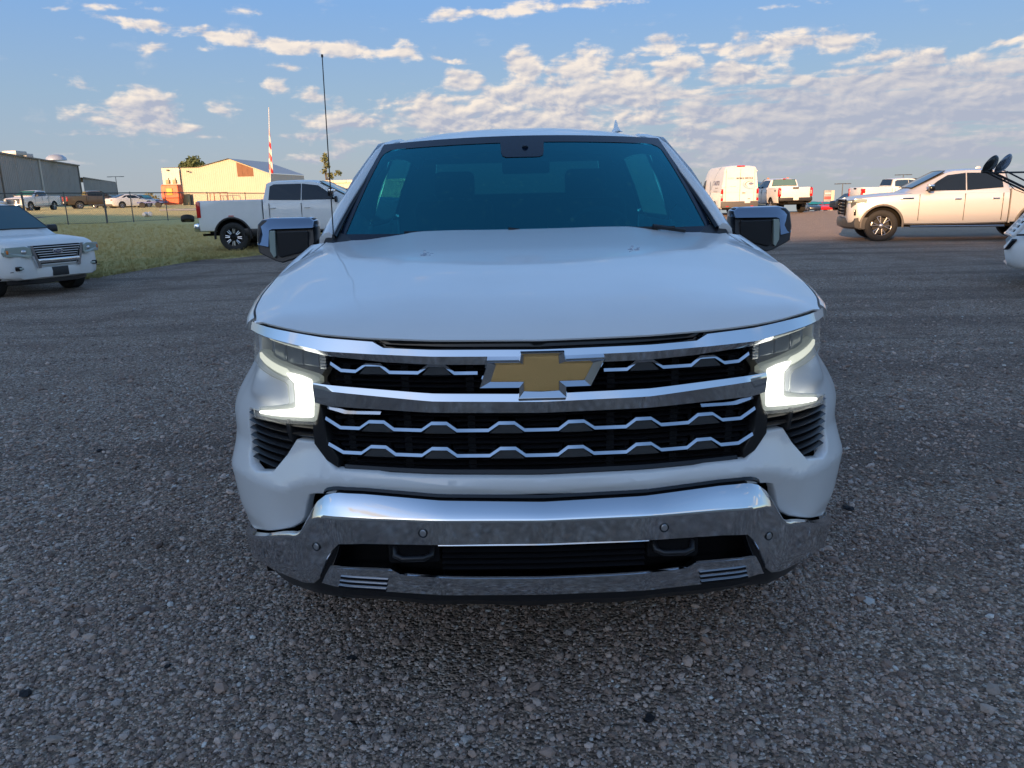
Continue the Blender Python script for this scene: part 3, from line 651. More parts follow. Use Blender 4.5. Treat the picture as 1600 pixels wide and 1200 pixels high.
# headlamps
for sg in (-1, 1):
    m_ = lambda pts: [(sg*x, z) for x, z in pts]
    hl = plate('headlight', m_([(.852,1.183),(.610,1.138),(.612,1.095),(.640,1.058),(.646,.995),(.660,.930),(.884,.912),(.884,.940),(.740,.980),(.733,.990),(.735,1.036),(.745,1.047),(.878,1.084)]), BLACKPL, hero, -0.060, .02, .001)
    plate('reflector', m_([(.848,1.176),(.70,1.148),(.70,1.115),(.85,1.118)]), pbr('reflector_grey', (.50, .53, .56), .4, metal=.5, rvar=.2), hl, -0.050, .004, .001)
    for k, (xa, xb) in enumerate(((.628, .645), (.652, .695), (.705, .755), (.765, .82))):
        plate('lamp_module', m_([(xa, 1.132+.14*(xa-.61)), (xb, 1.132+.14*(xb-.61)), (xb, 1.092+.06*(xb-.61)), (xa, 1.092+.06*(xa-.61))]), pbr('lamp_glass', (.20, .22, .24), .12, metal=.6), hl, -0.035, .02, .003)
    for k in range(5):
        z = 1.090+k*.009; plate('lamp_rib', m_([(.622, z+.003), (.640, z+.004), (.640, z), (.622, z-.001)]), SILVER, hl, -0.030, .01, .0008)
    # light guide: outer arm, upright, lower arm
    plate('running_light_border', m_([(.876,1.116),(.845,1.119),(.74,1.088),(.655,1.070),(.641,1.062),(.648,.995),(.658,.931),(.884,.914),(.884,.938),(.744,.976),(.733,.984),(.733,1.040),(.742,1.050),(.876,1.090)]), DRL2, hl, -0.022, .02, .002)
    plate('running_light', m_([(.745,1.072),(.70,1.066),(.668,1.056),(.666,1.0),(.672,.946),(.872,.926),(.872,.931),(.735,.962),(.722,.972),(.720,1.045),(.735,1.056)]), DRL, hl, -0.014, .01, .001)
    plate('running_light_arm', m_([(.862,1.112),(.75,1.082),(.735,1.070),(.74,1.060),(.862,1.098)]), DRL3, hl, -0.015, .01, .001)
    plate('lamp_cover', m_([(.852,1.186),(.610,1.140),(.611,1.095),(.638,1.058),(.643,.995),(.657,.927),(.885,.911),(.885,.938),(.742,.979),(.735,.988),(.736,1.038),(.746,1.048),(.876,1.086)]), FROST, hl, -0.003, .004, .001)
    # side air vents
    vt = plate('air_vent', m_([(.672,.870),(.745,.868),(.828,.752),(.897,.722),(.935,.730),(.955,.772),(.955,.930),(.66,.925)]), MATTEBLK, hero, -0.050, .02, .001)
    for k in range(7):
        z = .760+k*.0245
        xa = float(np.interp(z, [.748, .862, .95], [.83, .752, .752])); xa = xa if z < .868 else .674
        pth = [(xa, z+.009, z+.002, z-.007, .012), (.935, z+.009, z+.002, z-.007, .012)]
        if sg < 0: pth = [(-p[0],)+p[1:] for p in reversed(pth)]
        bar('vent_slat', pth, BLACKPL, vt, -0.030, back=.02)
    plate('vent_divider', m_([(.748,.868),(.756,.868),(.764,.925),(.756,.925)]), BLACKPL, vt, -0.012, .03, .002)
    # wheel-arch lining, flare lip, wheel, door, side glass
    mb = MB(); rws = []
    for k in range(25):
        a = R(200-220*k/24); rws.append([(sg*.99, AY+AR*math.cos(a)*1.0, AZ+AR*math.sin(a)), (sg*.70, AY+AR*math.cos(a), AZ+AR*math.sin(a)), (sg*.70, AY, AZ)])
    mb.loft(rws).make('wheel_liner', UNDER, hero)

# lower bumper: polished steel
BXs = [0,.3,.6,.75,.88,.955,1.005,1.045,1.062]; BYs = [0,.01,.06,.13,.235,.32,.39,.46,.54]
BS = [0.0]
for i in range(1, len(BXs)): BS.append(BS[-1]+math.hypot(BXs[i]-BXs[i-1], BYs[i]-BYs[i-1]))
tBX = smooth_tab(BS, BXs); tBY = sm_even(BS, BYs)
def bsurf(s, z, off=0.0):
    sg = -1 if s < 0 else 1; a = abs(s); x = np.interp(a, *tBX); y = np.interp(a, *tBY); x2 = np.interp(a+.004, *tBX); y2 = np.interp(a+.004, *tBY); x1 = np.interp(a-.004, *tBX) if a > .004 else x; y1 = np.interp(a-.004, *tBY) if a > .004 else y
    dx, dy = x2-x1, y2-y1; L = math.hypot(dx, dy) or 1; off = off-(0.66-z)*0.10-0.05*sm((a-.62)/.5)*max(0, .56-z)
    return (sg*(x+dy/L*off), y-dx/L*off, z)
def bs(x): return math.copysign(float(np.interp(abs(x), tBX[1], tBX[0])), x)
prof = [  # x, z_top, z_facet, z_bottom, depth of the top shelf
 (0,.716,.670,.600,.044),(.30,.722,.672,.597,.044),(.52,.733,.668,.589,.044),(.60,.733,.665,.582,.044),(.622,.731,.664,.560,.040),(.645,.723,.663,.528,.036),(.655,.715,.660,.512,.036),(.672,.700,.650,.480,.032),(.690,.677,.633,.446,.03),(.712,.640,.606,.424,.025),
 (.728,.612,.590,.421,.02),(.742,.594,.580,.418,.02),(.757,.587,.575,.416,.02),(.775,.583,.571,.414,.02),(.82,.566,.552,.411,.02),(.90,.528,.512,.404,.02),(.96,.500,.482,.390,.02),(1.01,.480,.457,.370,.02),(1.035,.470,.445,.352,.02),(1.058,.463,.438,.34,.02)]
pn = []
for i in range(len(prof)-1):
    a, b = prof[i], prof[i+1]; k = max(1, int((b[0]-a[0])/.025))
    for j in range(k): pn.append([a[q]+(b[q]-a[q])*j/k for q in range(5)])
pn.append(list(prof[-1])); pn = [[-p[0]]+p[1:] for p in reversed(pn[1:])]+pn
rows = []
for (x, zt, zf, zb, dp) in pn:
    s = bs(x); f = [bsurf(s, zf-(zf-zb)*t, 0) for t in (0.03, .3, .65, .97)]
    rows.append([bsurf(s, zt-.03, -dp-.05), bsurf(s, zt-.004, -dp-.008), bsurf(s, zt, -dp), bsurf(s, zt*.5+zf*.5, -dp*.36), bsurf(s, zf+.010, -.006), bsurf(s, zf+.002, 0.0)]+f+[bsurf(s, zb, -.004), bsurf(s, zb-.004, -.03)])
mb = MB(); mb.loft(rows); bump_ = mb.make('front_bumper', CHROME, hero, 50)
# black seal in the gap above the bumper
rows = [[bsurf(bs(x), zt+.030, -.066-.06*sm((abs(x)-.62)/.1)), bsurf(bs(x), zt-.02, -.060-.06*sm((abs(x)-.62)/.1))] for (x, zt, zf, zb, dp) in pn]
MB().loft(rows).make('bumper_gap_seal', MATTEBLK, hero, 60)
rows = [[bsurf(bs(x), zt+.020, -.046), bsurf(bs(x), zt+.012, -.040), bsurf(bs(x), zt+.006, -.046)] for (x, zt, zf, zb, dp) in pn if abs(x) < .66]
MB().loft(rows).make('bumper_seal_lip', GLOSSBLK, hero, 60)
# lower opening, louvres, hooks
cav = MB(); rows = []
for x in np.linspace(-.72, .72, 49):
    rows.append([bsurf(bs(x), .625, -.03), bsurf(bs(x), .60, -.09), bsurf(bs(x), .50, -.11), bsurf(bs(x), .42, -.09)])
cav.loft(rows).make('lower_intake_backing', MATTEBLK, hero, 40)
bar('intake_chrome_line', [(bs(x), .600+.001*abs(x), .596, .589, .004) for x in np.linspace(-.305, .305, 20)], CHROME, hero, -0.014, surf=bsurf, conv=False, back=.03)
for k in range(5):
    z = .580-k*.019; bar('intake_louvre', [(bs(x), z+.005, z, z-.006, .012) for x in np.linspace(-.30, .30, 20)], BLACKPL, hero, -0.040, surf=bsurf, conv=False, back=.03)
for sg in (-1, 1):
    hk = MB(); hk.tube([(sg*.376-.055, .06, .575), (sg*.376-.052, .035, .560), (sg*.376-.030, .028, .553), (sg*.376+.030, .028, .553), (sg*.376+.052, .035, .560), (sg*.376+.055, .06, .575)], .009, 8)
    hk.make('tow_hook', BLACKPL, hero, 60)
    hb = MB(); hb.box((sg*.376, .085, .560), (.15, .06, .07)); hb.make('tow_hook_pocket', MATTEBLK, hero, bevel=.008)
    cl = plate('intake_corner_trim', [(bs(sg*x), z) for x, z in ((.600,.583),(.618,.579),(.652,.52),(.690,.440),(.680,.436),(.640,.505))], GLOSSBLK, hero, -.010, .03, .003, surf=bsurf, conv=False)
# chrome skid insert with slots
SK = [(0,.487,.424),(.20,.488,.424),(.425,.494,.425),(.444,.507,.425),(.55,.505,.425),(.645,.501,.426),(.655,.492,.426),(.684,.430,.428)]
rows = []
for x in list(np.linspace(-.684, .684, 75)):
    zt = float(np.interp(abs(x), [p[0] for p in SK], [p[1] for p in SK])); zb = float(np.interp(abs(x), [p[0] for p in SK], [p[2] for p in SK]))
    if zt-zb < .004: zt = zb+.004
    s = bs(x); rows.append([bsurf(s, zt-.002, -.05), bsurf(s, zt, -.012), bsurf(s, zt-.004, -.006), bsurf(s, (zt+zb)/2, -.004), bsurf(s, zb+.004, -.006), bsurf(s, zb, -.012), bsurf(s, zb-.01, -.05)])
sk = MB().loft(rows).make('skid_trim', CHROME, hero, 35)
for sg in (-1, 1):
    for k in range(3):
        z = .474-k*.0165; pth = [(bs(sg*x), z+.0006, z-.0002, z-.0014, .0008) for x in (np.linspace(.462+.004*k, .610+.006*k, 6))]
        if sg < 0: pth = pth[::-1]
        bar('skid_slot_rib', pth, pbr('slot_rib', (.30, .32, .35), .3, metal=.8), sk, -0.001, surf=bsurf, conv=False, back=.004)
        pth = [(bs(sg*x), z-.0025, z-.005, z-.008, .0) for x in (np.linspace(.462+.004*k, .610+.006*k, 6))]
        if sg < 0: pth = pth[::-1]
        bar('skid_slot', pth, GLOSSBLK, sk, 0.0005, surf=bsurf, conv=False, back=.004)
# parking sensors
for x, z in ((-.343, .636), (.343, .636), (-.676, .562), (.676, .562)):
    a = Vector(bsurf(bs(x), z, .0015)); b = Vector(bsurf(bs(x), z, .02)); d = (b-a).normalized(); q = Vector((0, 1, 0)).rotation_difference(d).to_matrix().to_4x4()
    mb = MB(); mb.lathe([(-.01, .0135), (.002, .0135), (.0025, .0125), (.0005, .0105), (-.001, .0100)], 24, Matrix.Translation(a) @ q); so = mb.make('parking_sensor', BLACKPL, hero, 30)
    mb = MB(); mb.lathe([(-.003, .0096), (.001, .0096), (.0016, .0088)], 24, Matrix.Translation(a) @ q); mb.make('sensor_face', SILVER, so, 30)
# air dam below the bumper
rows = []
for x in np.linspace(-1.05, 1.05, 71):
    s = bs(x); a = abs(x); zt = .430 if a < .70 else float(np.interp(a, [.70, .76, .86, .96, 1.03], [.425, .416, .408, .390, .352])); zb = float(np.interp(a, [0, .5, .62, .80, .95, 1.03], [.366, .372, .372, .345, .325, .315]))+.003*math.sin(x*22)
    rows.append([bsurf(s, zt+.03, -.06), bsurf(s, zt, -.024), bsurf(s, (zt+zb)/2, -.022-.015*sm((a-.6)/.3)), bsurf(s, zb, -.050), bsurf(s, zb+.004, -.12), (x*.86, .6, zb)])
MB().loft(rows).make('air_dam', BLACKPL, hero, 40)
MB().box((0, 3.1, .40), (1.5, 5.0, .12)).make('chassis', UNDER, hero)
MB().box((0, .9, .70), (1.35, 1.2, .5)).make('engine_bay', MATTEBLK, hero)

# cab: roof, pillars, doors
def gl(u, v, off=0.0):
    """windscreen surface u -1..1, v 0 at the cowl to 1 at the roof"""
    hw = .875+(.742-.875)*v; c = 1-u*u; y = (1.60+(2.36-1.60)*v)-c*(.20-.05*v); z = 1.350+(1.828-1.350)*v+.02*v*c+.02*math.sin(math.pi*v)-.0*c
    return (u*hw, y-off*.5, z+off*.86)
def grid(name, f, nu, nv, mat, parent, smooth=60, u0=-1, u1=1, v0=0, v1=1):
    rows = [[f(u0+(u1-u0)*i/nu, v0+(v1-v0)*j/nv) for i in range(nu+1)] for j in range(nv+1)]
    return MB().loft(rows).make(name, mat, parent, smooth)
ws = grid('windshield', lambda u, v: gl(u, v, .006), 40, 20, WSGLASS, hero)
# black border print of the screen
def ring(name, w0, w1, mat, parent, off):
    mb = MB(); N = 40; rows = []
    inner = [];outer = []
    for i in range(N): outer.append((-1+2*i/N, 0)); inner.append(((-1+2*i/N)*(1-w0), w1))
    for i in range(N): outer.append((1, i/N)); inner.append((1-w0, w1+(1-w1-.085)*i/N))
    for i in range(N): outer.append((1-2*i/N, 1)); inner.append(((1-2*i/N)*(1-w0), 1-.085))
    for i in range(N): outer.append((-1, 1-i/N)); inner.append((-(1-w0), w1+(1-w1-.085)*(1-i/N)))
    # round the inner corners
    inn = []
    for (u, v) in inner:
        cu, cv_ = abs(u)-(1-w0-.07), v-(1-.085-.10)
        if cu > 0 and cv_ > 0:
            d = math.hypot(cu/.07, cv_/.10)
            if d > 1: u = math.copysign(1-w0-.07+cu/d, u); v = 1-.085-.10+cv_/d
        inn.append((u, v))
    rows = [[gl(u, v, off) for u, v in outer], [gl((u+a)/2, (v+b)/2, off) for (u, v), (a, b) in zip(outer, inn)], [gl(u, v, off) for u, v in inn]]
    mb.loft(rows, closed=True); return mb.make(name, mat, parent, 60)
FRIT = pbr('frit_print', (.005, .012, .026), .16, spec=.5)
ring('windshield_border', .034, .075, FRIT, ws, .0085)
mb = MB(); mb.loft([[gl(u*w_+.0, v, .0085) for u in np.linspace(-1, 1, 9)] for v, w_ in ((.925, .150), (.88, .145), (.80, .140), (.755, .130), (.738, .105))]); mb.make('camera_housing', FRIT, ws, 40)
mb = MB(); p = Vector(gl(0.02, .85, .010)); mb.lathe([(0, .016), (.002, .015), (.003, 0)], 20, Matrix.Translation(p) @ Matrix.Rotation(R(-120), 4, 'X')); mb.make('camera_eye', pbr('blue_grey', (.05, .08, .12), .15), ws)
mm = MB(); mm.box((.02, 2.20, 1.70), (.25, .03, .075)); mm.make('rear_view_mirror', BLACKPL, hero, bevel=.012)

RZ = [(2.30, 1.835), (2.36, 1.850), (2.42, 1.868), (2.55, 1.895), (2.75, 1.925), (3.0, 1.950), (3.3, 1.962), (3.7, 1.955), (4.05, 1.935), (4.16, 1.905), (4.20, 1.86)]
def roof_pt(u, y0, dz=0):
    c = 1-u*u; y = y0-(.14*c if y0 < 2.6 else .14*c*max(0, (3.2-y0)/.6)); z = float(np.interp(y0, [r[0] for r in RZ], [r[1] for r in RZ]))-.055*abs(u)**2.4
    z += (0.018 if y0 < 2.5 else 0)*0
    hw = float(np.interp(y0, [2.3, 2.5, 3.0, 4.2], [.735, .725, .715, .72])); return (u*hw, y, z+dz)
rows = [[roof_pt(u, y) for u in np.linspace(-1, 1, 33)] for y in (2.345, 2.352, 2.36, 2.40, 2.48, 2.6, 2.75, 2.9, 3.1, 3.3, 3.6, 3.9, 4.05, 4.14, 4.2)]
rows = [[(p[0], p[1], p[2]-.03) for p in rows[0]]]+rows
MB().loft(rows).make('roof', WHITE, hero, 50)
for sg in (-1, 1):
    # A-pillar and roof rail in one sweep
    cen = [(.925, 1.60, 1.385), (.915, 1.70, 1.435), (.880, 1.86, 1.535), (.845, 2.0, 1.620), (.808, 2.16, 1.712), (.778, 2.30, 1.785), (.757, 2.44, 1.825), (.742, 2.6, 1.848), (.738, 2.9, 1.872), (.736, 3.3, 1.882), (.741, 3.8, 1.872), (.75, 4.18, 1.84)]
    rws = []
    for i, (x, y, z) in enumerate(cen):
        w = .040 if i < 7 else .034
        rws.append([(sg*(x-w*.9), y+.005, z-.030), (sg*(x-w), y, z+.010), (sg*(x-w*.55), y, z+.026), (sg*x, y+.004, z+.022), (sg*(x+w*.7), y+.02, z+.000), (sg*(x+w), y+.04, z-.04), (sg*(x+w*.6), y+.05, z-.09), (sg*(x-w*.5), y+.05, z-.07)])
    MB().loft(rws, closed=True, caps=True).make('roof_pillar', WHITE, hero, 60)
    tr = MB(); tr.tube([(sg*(x-.047), y-.004, z+.004) for x, y, z in cen[:8]], .010, 6); tr.tube([(sg*(x-.034), y, z+.010) for x, y, z in cen[5:]], .004, 6); tr.make('pillar_trim', GLOSSBLK, hero, 60)
    # black sail panel at the foot of the pillar
    mb = MB(); mb.loft([[(sg*.80, 1.53, 1.352), (sg*.80, 1.60, 1.378)], [(sg*.87, 1.53, 1.352), (sg*.87, 1.66, 1.410)], [(sg*.932, 1.56, 1.350), (sg*.915, 1.68, 1.425)]]); mb.make('cowl_corner', BLACKPL, hero, 60)
    # door skin, belt line, side glass
    def side(y, z, off=0.0):
        zz = [.46, .70, .85, 1.10, 1.34, 1.40, 1.60, 1.86]; xx = [1.0, 1.045, 1.05, 1.02, .985, .965, .90, .775]; return (sg*(float(np.interp(z, zz, xx))+off), y, z)
    for (ya, yb) in ((1.955, 3.02), (3.03, 4.16)):
        rws = [[side(y, z) for z in (.46, .55, .7, .85, 1.0, 1.1, 1.22, 1.34, 1.40)] for y in np.linspace(ya, yb, 8)]
        d_ = MB().loft([[(sg*.95, p[1], p[2]) for p in rws[0]]]+rws+[[(sg*.95, p[1], p[2]) for p in rws[-1]]]).make('door', WHITE, hero, 40)
        hd = MB(); hd.box((sg*1.045, yb-.16, 1.16), (.03, .19, .035)); hd.make('door_handle', CHROME, d_, bevel=.008)
    pl = [(1.72, 1.37), (1.72, 1.42), (2.05, 1.66), (2.36, 1.84), (2.99, 1.90), (2.99, 1.37)]; pl2 = [(3.06, 1.37), (3.06, 1.90), (3.75, 1.89), (4.05, 1.86), (4.05, 1.37)]
    for q in (pl, pl2):
        mb = MB(); mb.add([side(y, z, -.012) for y, z in q], [tuple(range(len(q)))]); mb.make('side_window', TINT, hero)
    for ya, yb in ((2.97, 3.08), (4.0, 4.18)): MB().loft([[side(ya, z, -.016) for z in (1.38, 1.6, 1.88)], [side(yb, z, -.016) for z in (1.38, 1.6, 1.88)]]).make('door_pillar', GLOSSBLK, hero)
    # bed side
    rws = [[side(y, z) for z in (.52, .7, .85, 1.1, 1.25)]+[(sg*.985, y, 1.385), (sg*.97, y, 1.40), (sg*.90, y, 1.40), (sg*.90, y, .95)] for y in (4.20, 4.22, 4.3, 5.0, 5.80, 5.87)]
    MB().loft(rws).make('bed_side', WHITE, hero, 50)
    # wheels
    for wy in (1.05, 4.80):
        wm = Matrix.Translation((sg*.855, wy, .42)) @ Matrix.Rotation(R(-90*sg), 4, 'Z')
        t_ = MB(); t_.lathe([(-.13, .26), (-.135, .30), (-.135, .385), (-.115, .415), (-.05, .422), (.05, .422), (.115, .415), (.135, .385), (.135, .30), (.12, .262)], 40, wm, False)
        w_ = t_.make('wheel', RUBBER, hero, 40)
        r_ = MB(); r_.lathe([(.11, .262), (.125, .262), (.12, .245), (.06, .235), (.02, .0)], 32, wm, False)
        for k in range(6):
            a = k*math.pi/3; r_.box(wm @ Vector((math.cos(a)*.15, .10, math.sin(a)*.15)), (.03, .05, .2), rx=-sg*(a-math.pi/2)*1 if sg > 0 else (a-math.pi/2)*-1)
        r_.make('rim', ALLOY, w_, 40)
    # door mirror
    mx, my, mz = sg*1.200, 2.0, 1.365
    def mir(u, v, off=0.0):
        # front of the mirror housing: u across (0 inner, 1 outer), v up
        x = 1.050+.300*u+.012*(v-.5)*0; e = ((u-.5)*2); f = ((v-.5)*2)
        y = 1.93+.075*abs(e)**4+.05*abs(f)**4+.03*u*0; z = 1.255+.215*v+.012*u*(v-.3)
        return (sg*x, y-off, z)
    outl = [(.0, .42), (.02, .9), (.06, .98), (.14, 1.0), (.80, 1.0), (.93, .96), (.985, .86), (1.0, .55), (.985, .22), (.92, .16), (.70, .0), (.60, -.04), (.16, .14)]
    rws = []
    for d, k in ((0.0, .93), (.012, .985), (.05, 1.0), (.12, .99), (.17, .93), (.185, .86)):
        rws.append([(sg*(1.05+.15+.300*((u-.5)*k)), 1.935+d+.16*max(0, v-.72)*(1 if d < .1 else 0), 1.255+.1075+.215*((v-.5)*k)) for u, v in outl])
    mbh = MB().loft(rws, closed=True, caps=True).make('side_mirror', BLACKPL, hero, 35)
    capo = [(.02, .78), (.03, .92), (.10, .995), (.80, 1.005), (.93, .97), (.995, .86), (1.003, .40), (.80, .35), (.78, .55), (.765, .74), (.72, .77)]
    rws = []
    for d, k in ((-.012, .955), (-.002, .99), (.05, 1.012), (.12, 1.005), (.15, .99)):
        rws.append([(sg*(1.05+.15+.300*((u-.5)*k)), 1.93+d+(.22*max(0, v-.72)+.10*max(0, u-.8))*(1 if d < .1 else 0), 1.255+.1075+.215*((v-.5)*k)) for u, v in capo])
    MB().loft(rws, closed=True, caps=True).make('mirror_cap', pbr('mirror_chrome', (.42, .47, .55), .10, metal=1.0), mbh, 45)
    tl = [(.655, .72), (.74, .72), (.762, .60), (.765, .25), (.71, .10), (.675, .14)]
    MB().loft([[(sg*(1.05+.3*u), 1.918, 1.255+.215*v) for u, v in tl], [(sg*(1.05+.3*u), 1.94, 1.255+.215*v) for u, v in tl]], closed=True, caps=True).make('mirror_turn_signal', CLEARL, mbh, bevel=.002)
    MB().loft([[(sg*(1.05+.3*u), 1.926, 1.255+.215*v) for u, v in ((.12, .25), (.12, .70), (.635, .70), (.645, .15), (.60, .10))], [(sg*(1.05+.3*u), 1.95, 1.255+.215*v) for u, v in ((.12, .25), (.12, .70), (.635, .70), (.645, .15), (.60, .10))]], closed=True, caps=True).make('mirror_front_panel', pbr('satin_black', (.02, .021, .024), .30), mbh, bevel=.004)
    mb = MB(); mb.tube([(sg*.975, 2.04, 1.33), (sg*1.02, 2.02, 1.325), (sg*1.10, 2.02, 1.33)], .035, 10); mb.make('mirror_arm', BLACKPL, mbh, 60)

grid('cowl_panel', lambda u, v: (u*.90, 1.44+.10*abs(u)+.16*v, 1.365-.006*u*u+.0*v), 20, 3, BLACKPL, hero)
for k, (x0, x1) in enumerate(((-.55, .02), (.10, .66))):   # wipers
    mb = MB(); mb.tube([(x1, 1.46+.03*abs(x1), 1.400), (x0, 1.50+.08*abs(x0), 1.402)], .008, 6); mb.tube([(x1+.05, 1.50, 1.385), (x1-.1, 1.47, 1.41)], .010, 6); mb.make('wiper', BLACKPL, hero, 60)
# shark fin on the roof and whip aerial on the wing
rws = []
for (y, z, h, w) in ((2.96, 1.948, .004, .004), (3.0, 1.948, .020, .026), (3.05, 1.95, .040, .030), (3.10, 1.952, .075, .026), (3.14, 1.953, .078, .016), (3.17, 1.954, .05, .010), (3.19, 1.954, .01, .006)):
    z -= .030; x = .615; rws.append([(x-w*1.2, y, z), (x-w*.6, y, z+h*.35), (x-.005, y, z+h*.85), (x, y, z+h), (x+.005, y, z+h*.85), (x+w*.6, y, z+h*.35), (x+w*1.2, y, z)])
MB().loft(rws).make('roof_fin_antenna', WHITE, hero, 60)
mb = MB(); mb.tube([(-.885, 1.60, 1.355), (-.884, 1.60, 1.40)], .011, 10, .006); mb.tube([(-.884, 1.60, 1.39), (-.880, 1.603, 1.75), (-.875, 1.61, 2.165)], .0032, 6, .0024); mb.tube([(-.875, 1.61, 2.16), (-.875, 1.61, 2.172)], .005, 8); mb.make('whip_antenna', BLACKPL, hero, 60)
# back of the cab, bed, tailgate, tail lamps
MB().box((0, 4.18, 1.13), (1.9, .03, .55)).make('cab_rear_panel', WHITE, hero, bevel=.01); TRIM = pbr('cab_trim_dark', (.20, .21, .21), .8)
MB().box((0, 4.15, 1.33), (1.86, .02, .20)).make('cab_rear_sill', TRIM, hero); MB().box((0, 4.15, 1.84), (1.5, .02, .10)).make('cab_rear_header', TRIM, hero)
for sg in (-1, 1): MB().add([(sg*.66, 4.15, 1.42), (sg*.95, 4.15, 1.42), (sg*.80, 4.15, 1.86), (sg*.62, 4.15, 1.80)], [(0, 1, 2, 3)]).make('cab_rear_post', TRIM, hero)
MB().add([(-.66, 4.175, 1.42), (.66, 4.175, 1.42), (.62, 4.16, 1.80), (-.62, 4.16, 1.80)], [(0, 1, 2, 3)]).make('rear_window', TINT2, hero)
mb = MB(); mb.box((0, 5.0, .90), (1.82, 1.66, .06)); mb.make('bed_floor', BLACKPL, hero); MB().box((0, 5.84, 1.12), (1.78, .06, .52)).make('tailgate', WHITE, hero, bevel=.01)
for sg in (-1, 1): MB().box((sg*.95, 5.86, 1.15), (.12, .06, .40)).make('taillight', REDL, hero, bevel=.01)
MB().box((0, 5.93, .62), (1.9, .16, .2)).make('rear_bumper', CHROME, hero, bevel=.03)
# inside
SEAT = pbr('seat_leather', (.06, .06, .065), .7); DASH = pbr('dash', (.045, .045, .05), .7)
rws = [[(x, y, z) for x in np.linspace(-.82, .82, 12)] for y, z in ((1.50, 1.30), (1.70, 1.33), (1.95, 1.355), (2.15, 1.34), (2.25, 1.25), (2.28, .9))]
MB().loft(rws).make('dashboard', DASH, hero, 60)
for x in (-.42, .42):
    mb = MB(); mb.box((x, 3.0, 1.22), (.50, .16, .62), rx=R(-12)); st = mb.make('seat_back', SEAT, hero, 60, bevel=.05)
    mb = MB(); mb.box((x, 3.10, 1.62), (.26, .09, .17), rx=R(-10)); mb.make('headrest', SEAT, st, 60, bevel=.035)
mb = MB(); mb.box((0, 3.95, 1.25), (1.45, .16, .62)); mb.make('rear_bench', SEAT, hero, 60, bevel=.05)
mb = MB(); c = Vector((.42, 2.42, 1.30)); mb.tube([c+Vector((math.cos(a)*.19, -math.sin(a)*.08, math.sin(a)*.17)) for a in np.linspace(0, 2*math.pi, 33)], .016, 8); mb.box(c, (.16, .05, .10)); mb.make('steering_wheel', DASH, hero, 60)
MB().loft([[(p[0]*.98, p[1]+.02, p[2]-.035) for p in [roof_pt(u, y) for u in np.linspace(-1, 1, 17)]] for y in (2.37, 2.6, 3.0, 3.6, 4.1, 4.17)]).make('headliner', pbr('cab_trim', (.55, .55, .53), .85), hero, 60)
MB().box((0, 3.0, .95), (1.7, 2.2, .1)).make('cab_floor', DASH, hero)
#PART3
# ------------------------------------------------------------------ the other vehicles
def boolean_cut(me, cutter):
    a = bpy.data.objects.new('a', me); b = bpy.data.objects.new('b', cutter); COL.objects.link(a); COL.objects.link(b)
    m = a.modifiers.new('b', 'BOOLEAN'); m.operation = 'DIFFERENCE'; m.object = b; m.solver = 'EXACT'; m.material_mode = 'TRANSFER'
    dg = bpy.context.evaluated_depsgraph_get(); out = bpy.data.meshes.new_from_object(a.evaluated_get(dg))
    bpy.data.objects.remove(a); bpy.data.objects.remove(b); return out
def lower_section(w, zb, zt, crown, sr=.07):
    h = zt-zb
    half = [(0, zb), (w-.12, zb), (w-.03, zb+.05), (w-.005, zb+.13), (w, zb+h*.35), (w+.004, zb+h*.55), (w-.008, zb+h*.72), (w-.02, zt-sr*1.4), (w-.02-sr*.25, zt-sr*.5), (w-.03-sr, zt-.008), (w*.6, zt+crown*.75), (0, zt+crown)]
    return half
def ringpts(x, half): return [(x, y, z) for y, z in half]+[(x, -y, z) for y, z in reversed(half[1:-1])]
def cab_section(wb, wt, zb, zt):
    if zt-zb < .12: return [(0, zb-.05), (wb, zb-.05), (wb, zb), (wb-.01, zb+(zt-zb)*.4), (wb-.03, zb+(zt-zb)*.7), (wb-.08, zt-.005), (wb*.5, zt+.01), (0, zt+.02)]
    return [(0, zb-.05), (wb, zb-.05), (wb, zb), (wb+(wt-wb)*.5, zb+(zt-.10-zb)*.5), (wt, zt-.10), (wt-.035, zt-.035), (wt*.55, zt+.012), (0, zt+.022)]
